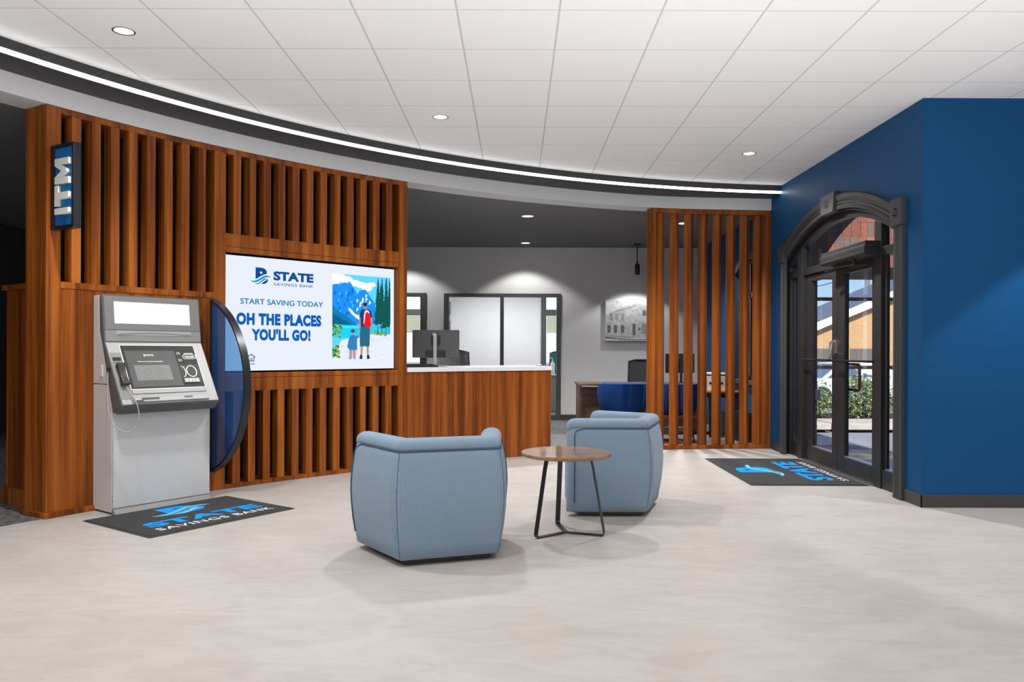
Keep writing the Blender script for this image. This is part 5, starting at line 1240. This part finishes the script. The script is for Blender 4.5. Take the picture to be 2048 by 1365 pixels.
# deep brick portal around the doors
bm = B(); arched_wall(bm, 3.75, 4.0, RY+0.19, 10.78, 3.34, [(6.6, 10.4, -0.05, -0.53, 3.42)])
obj('portal_wall', bm, M('portal_dark_grey', (0.07, 0.07, 0.072), 0.8), kind='structure', label='dark arched portal wall outside the entrance', cat='wall')
bm = B(); box(bm, WX+0.22, 3.75, 10.42, 10.78, -0.05, 3.34)
obj('portal_side', bm, REDB, kind='structure', label='brick side wall of the entrance portal', cat='wall')
t = thing('brick_pillar', 'brick pillar on a stacked stone base outside the left door', 'pillar', (3.81, 10.59, 0.0))
bm = B(); box(bm, -0.19, 0.16, -0.20, 0.20, 0.73, 3.2); obj('shaft', bm, REDB, t)
bm = B(); box(bm, -0.23, 0.225, -0.24, 0.24, 0.60, 0.73); obj('cap_stone', bm, CONC, t, bevel=0.012)
bm = B(); z = -0.05
for k in range(6):
    h = (0.11, 0.09, 0.10, 0.10, 0.11, 0.09)[k]; q = R_.uniform(-0.012, 0.014); box(bm, -0.20, 0.175+q, -0.21+q, 0.21, z+0.004, z+h); z += h
obj('stone_base', bm, STONE, t, bevel=0.018, seg=3)
# shingled canopy beyond the portal
t = thing('shingled_canopy', 'canopy with red brown shingled face seen through the arched transom', 'canopy', (7.0, 14.5, -0.05))
SHG = [M('shingle_%s' % n, c, 0.85, var=((9, 9, 60), 0.2)) for n, c in (('rust', (0.34, 0.115, 0.07)), ('brown', (0.25, 0.09, 0.06)), ('red', (0.42, 0.16, 0.10)), ('grey', (0.20, 0.13, 0.11)))]
bm = B(); box(bm, 4.7, 9.6, 14.06, 16.2, 2.72, 3.80); obj('roof', bm, M('canopy_dark', (0.08, 0.07, 0.065), 0.8), t, world=True)
bm = B(); z = 2.74; row = 0
while z < 3.80:
    x = 4.7 + (0.06 if row % 2 else 0)
    while x < 9.55:
        w_ = R_.uniform(0.10, 0.17); mi = R_.randrange(4)
        v0 = len(bm.faces); d = 0.02+0.006*R_.random()
        box(bm, x+0.003, min(9.6, x+w_)-0.003, 14.06-d-0.012, 14.06, z+R_.uniform(0, 0.008), min(3.80, z+0.275), mi); x += w_
    z += 0.27; row += 1
obj('shingles', bm, None, t, world=True, mats=SHG)
for x in (4.85, 9.3): bm = B(); box(bm, x, x+0.3, 15.7, 16.0, -0.05, 2.72); obj('post', bm, REDB, t, world=True)
# low concrete kerb blocks
for x0, x1, lab in ((4.1, 4.96, 'pale concrete kerb block behind the left door glass'), (5.01, 8.6, 'long pale concrete kerb block in front of the shrubs')):
    t = thing('kerb_block', lab, 'kerb', ((x0+x1)/2, 12.7, -0.05), group=None)
    bm = B(); box(bm, x0, x1, 12.3, 13.2, 0.0, 0.10); obj('slab', bm, CONC, t, world=True, bevel=0.012)
    bm = B(); box(bm, x0+0.05, x1-0.05, 12.42, 13.15, -0.05, 0.0); obj('shadow_gap', bm, BLACKBACK, t, world=True)  # black block paints in the shadow gap under the slab
# shrubs
LEAF = [M('leaf_dark', (0.075, 0.125, 0.055), 0.6), M('leaf_mid', (0.22, 0.32, 0.13), 0.6), M('leaf_light', (0.45, 0.55, 0.27), 0.6)]
def shrub(label, x, y, rx, ry, h, n, seed):
    r = random.Random(seed); t = thing('shrub', label, 'shrub', (x, y, -0.05), group='green shrubs outside the doors')
    bm = B()
    for i in range(9):
        a = r.uniform(0, 2*PI); q = r.uniform(0.3, 0.8); tube(bm, [(0.05*math.cos(a), 0.05*math.sin(a), 0), (rx*q*0.5*math.cos(a), ry*q*0.5*math.sin(a), h*0.45), (rx*q*math.cos(a), ry*q*math.sin(a), h*0.85)], [0.012, 0.009, 0.004], 5)
    obj('stem', bm, M('shrub_stem', (0.10, 0.07, 0.05), 0.9), t)
    bm = B()
    for i in range(n):
        th = r.uniform(0, 2*PI); ph = math.acos(r.uniform(-0.9, 1)); k = r.uniform(0.55, 1.05)*(1+0.18*math.sin(3*th+seed)+0.10*math.sin(7*ph+seed))
        p = Vector((rx*k*math.sin(ph)*math.cos(th), ry*k*math.sin(ph)*math.sin(th), h*0.52+h*0.50*k*math.cos(ph)))
        if p.z < 0.06: continue
        s = r.uniform(0.014, 0.034); d = Vector((r.uniform(-1,1), r.uniform(-1,1), r.uniform(-0.4,1))).normalized(); e = d.cross(Vector((r.uniform(-1,1), r.uniform(-1,1), r.uniform(-1,1)))).normalized()
        f = quad(bm, [p-d*s, p+e*s*0.5, p+d*s, p-e*s*0.5]); f.material_index = r.choices((0, 1, 2), (4, 5, 3))[0]
    obj('foliage', bm, None, t, mats=LEAF, norm=False)
shrub('loose green shrub behind the left door glass', 5.10, 13.75, 0.40, 0.45, 0.80, 3600, 1)
shrub('full green shrub behind the right door glass', 6.10, 13.85, 0.50, 0.50, 0.86, 5200, 2)
shrub('green shrub behind the right sidelight', 7.20, 13.95, 0.42, 0.45, 0.78, 3200, 3)
bm = B(); box(bm, 4.4, 8.6, 13.25, 14.9, -0.05, 0.06); obj('planting_bed', bm, M('brown_mulch', (0.10, 0.06, 0.045), 0.95, var=(30, 0.5)), kind='structure', label='mulched planting bed behind the kerb', cat='ground')
# steel fence frame across the view beyond the shrubs
t = thing('steel_frame', 'black steel frame of level rails standing outside beyond the doors', 'frame', (6.0, 15.0, -0.05))
Yf = 15.1
bm = B()
for z in (2.245, 0.925): box(bm, 4.62, 8.9, Yf, Yf+0.05, z-0.034, z+0.034)
obj('rail', bm, BLKMET, t, world=True)
for x in (4.62, 6.12, 8.85): bm = B(); box(bm, x, x+0.05, Yf, Yf+0.05, -0.05, 2.279); obj('upright', bm, BLKMET, t, world=True)
# parked car
def car(label, loc, rz, paint):
    t = thing('car', label, 'car', loc, rz=rz)
    side = [(-2.15, 0.30), (-2.18, 0.62), (-2.0, 0.78), (-1.35, 0.86), (-0.65, 1.36), (0.55, 1.42), (1.35, 0.98), (2.05, 0.90), (2.18, 0.62), (2.15, 0.30)]
    bm = B(); prism(bm, side, 'y', -0.86, 0.86)
    for v in bm.verts:
        if v.co.z > 1.0: v.co.y *= 0.80
    obj('body', bm, paint, t, bevel=0.06, seg=3, smooth=40)
    bm = B()
    for s in (-1, 1):
        for pts in ([(-1.18, 0.92), (-0.62, 1.30), (-0.08, 1.33), (-0.08, 0.93)], [(0.0, 0.93), (0.0, 1.335), (0.50, 1.35), (1.15, 0.98)]):
            quad(bm, [(x, s*(0.872-0.40*(z-0.92)*0.42/0.40), z) for x, z in pts])
    quad(bm, [(-1.30, -0.70, 0.90), (-1.30, 0.70, 0.90), (-0.70, 0.62, 1.335), (-0.70, -0.62, 1.335)])
    for v in bm.verts: v.co += Vector((0, 0, 0))
    obj('window', bm, M('car_glass', (0.10, 0.14, 0.20), 0.08), t)
    for x in (-1.35, 1.35):
        for s in (-1, 1):
            bm = B(); lathe(bm, [(0.0, -0.10), (0.22, -0.10), (0.31, -0.09), (0.33, -0.05), (0.33, 0.05), (0.31, 0.09), (0.22, 0.10), (0.0, 0.10)], (x, s*0.80, 0.33), 24, 'y')
            wh = obj('wheel', bm, M('tyre', (0.02, 0.02, 0.02), 0.8), t, smooth=40)
            bm = B(); lathe(bm, [(0.0, -0.105), (0.20, -0.105), (0.20, 0.105), (0.0, 0.105)], (x, s*0.80, 0.33), 18, 'y'); obj('hub', bm, ALU, wh)
    bm = B(); box(bm, -2.20, -2.15, -0.7, -0.4, 0.62, 0.74); box(bm, -2.20, -2.15, 0.4, 0.7, 0.62, 0.74); obj('headlamp', bm, M('lamp_glass', (0.7, 0.7, 0.72), 0.1), t)
    return t
car('white car parked beyond the shrubs, seen through the doors', (10.6, 25.0, -0.5), math.radians(8), M('white_car_paint', (0.72, 0.74, 0.76), 0.2))
car('silver blue car parked further right beyond the shrubs', (15.2, 29.0, -0.5), math.radians(172), M('silver_car_paint', (0.42, 0.50, 0.58), 0.2))
# tan brick building across the street
t = thing('tan_brick_building', 'tan brick building with a low gable and dark roof across the street', 'building', (20, 42, -0.5))
sl_ = 0.42; xa, za = 13.9, 1.70; xr = 24.0; zr = za+sl_*(xr-xa); xb = 34.0
bm = B(); prism(bm, [(xa, -0.5), (xb, -0.5), (xb, za), (xr, zr), (xa, za)], 'y', 40.0, 46.0); obj('gable_wall', bm, TANB, t, world=True)
bm = B()
for x0, z0, x1, z1 in ((xa-0.5, za-0.21, xr, zr), (xr, zr, xb+0.5, za-0.21)):
    prism(bm, [(x0, z0), (x1, z1), (x1, z1+0.42), (x0, z0+0.42)], 'y', 39.7, 39.9)
obj('bargeboard', bm, M('white_board', (0.80, 0.80, 0.80), 0.6), t, world=True)
bm = B()
for x0, z0, x1, z1 in ((xa-0.5, za-0.21, xr, zr), (xr, zr, xb+0.5, za-0.21)):
    prism(bm, [(x0, z0+0.42), (x1, z1+0.42), (x1, z1+0.52), (x0, z0+0.52)], 'y', 39.7, 46.2)
prism(bm, [(47.0, 1.7), (51.0, 4.15), (55.0, 1.7)], 'x', 10.5, 22.2)
obj('roof', bm, M('slate_blue_shingles', (0.11, 0.14, 0.19), 0.9, var=((3, 3, 12), 0.2)), t, world=True)
bm = B(); box(bm, 11.0, 21.8, 47.5, 54.5, -0.5, 2.0); obj('rear_wing', bm, TANB, t, world=True)
for x0, x1 in ((14.9, 16.4), (17.05, 17.5), (17.55, 18.6)):
    bm = B(); box(bm, x0, x1, 39.93, 40.0, 0.70, 1.36); obj('window', bm, M('grey_window', (0.17, 0.15, 0.14), 0.4), t, world=True)
bm = B(); lathe(bm, [(0.20, 0), (0.17, 14.5)], seg=14); box(bm, -1.3, 1.3, -0.06, 0.06, 13.4, 13.55)
o = obj('pole', bm, M('weathered_pole', (0.24, 0.22, 0.20), 0.9), smooth=40); o.name = 'utility_pole'; o.location = (26.9, 60.0, -0.5)
tag(o, 'grey timber utility pole against the sky behind the doors', 'utility pole')
bm = B(); tube(bm, [(0, 0, 0), (-3, 0.5, -0.9), (-7, 1.0, -1.5), (-20, 3, -1.9)], 0.03, 5)
o = obj('overhead_wire', bm, BLKPL); o.location = (26.6, 59.7, 7.2); tag(o, 'thin overhead wire running left from the utility pole', 'wire')
# white brick neighbour seen through the office windows
bm = B(); box(bm, -7, 4.5, 20.0, 20.3, -0.5, 4.5); obj('white_brick_wall', bm, WHB, kind='structure', label='white painted brick wall outside the office windows', cat='wall')
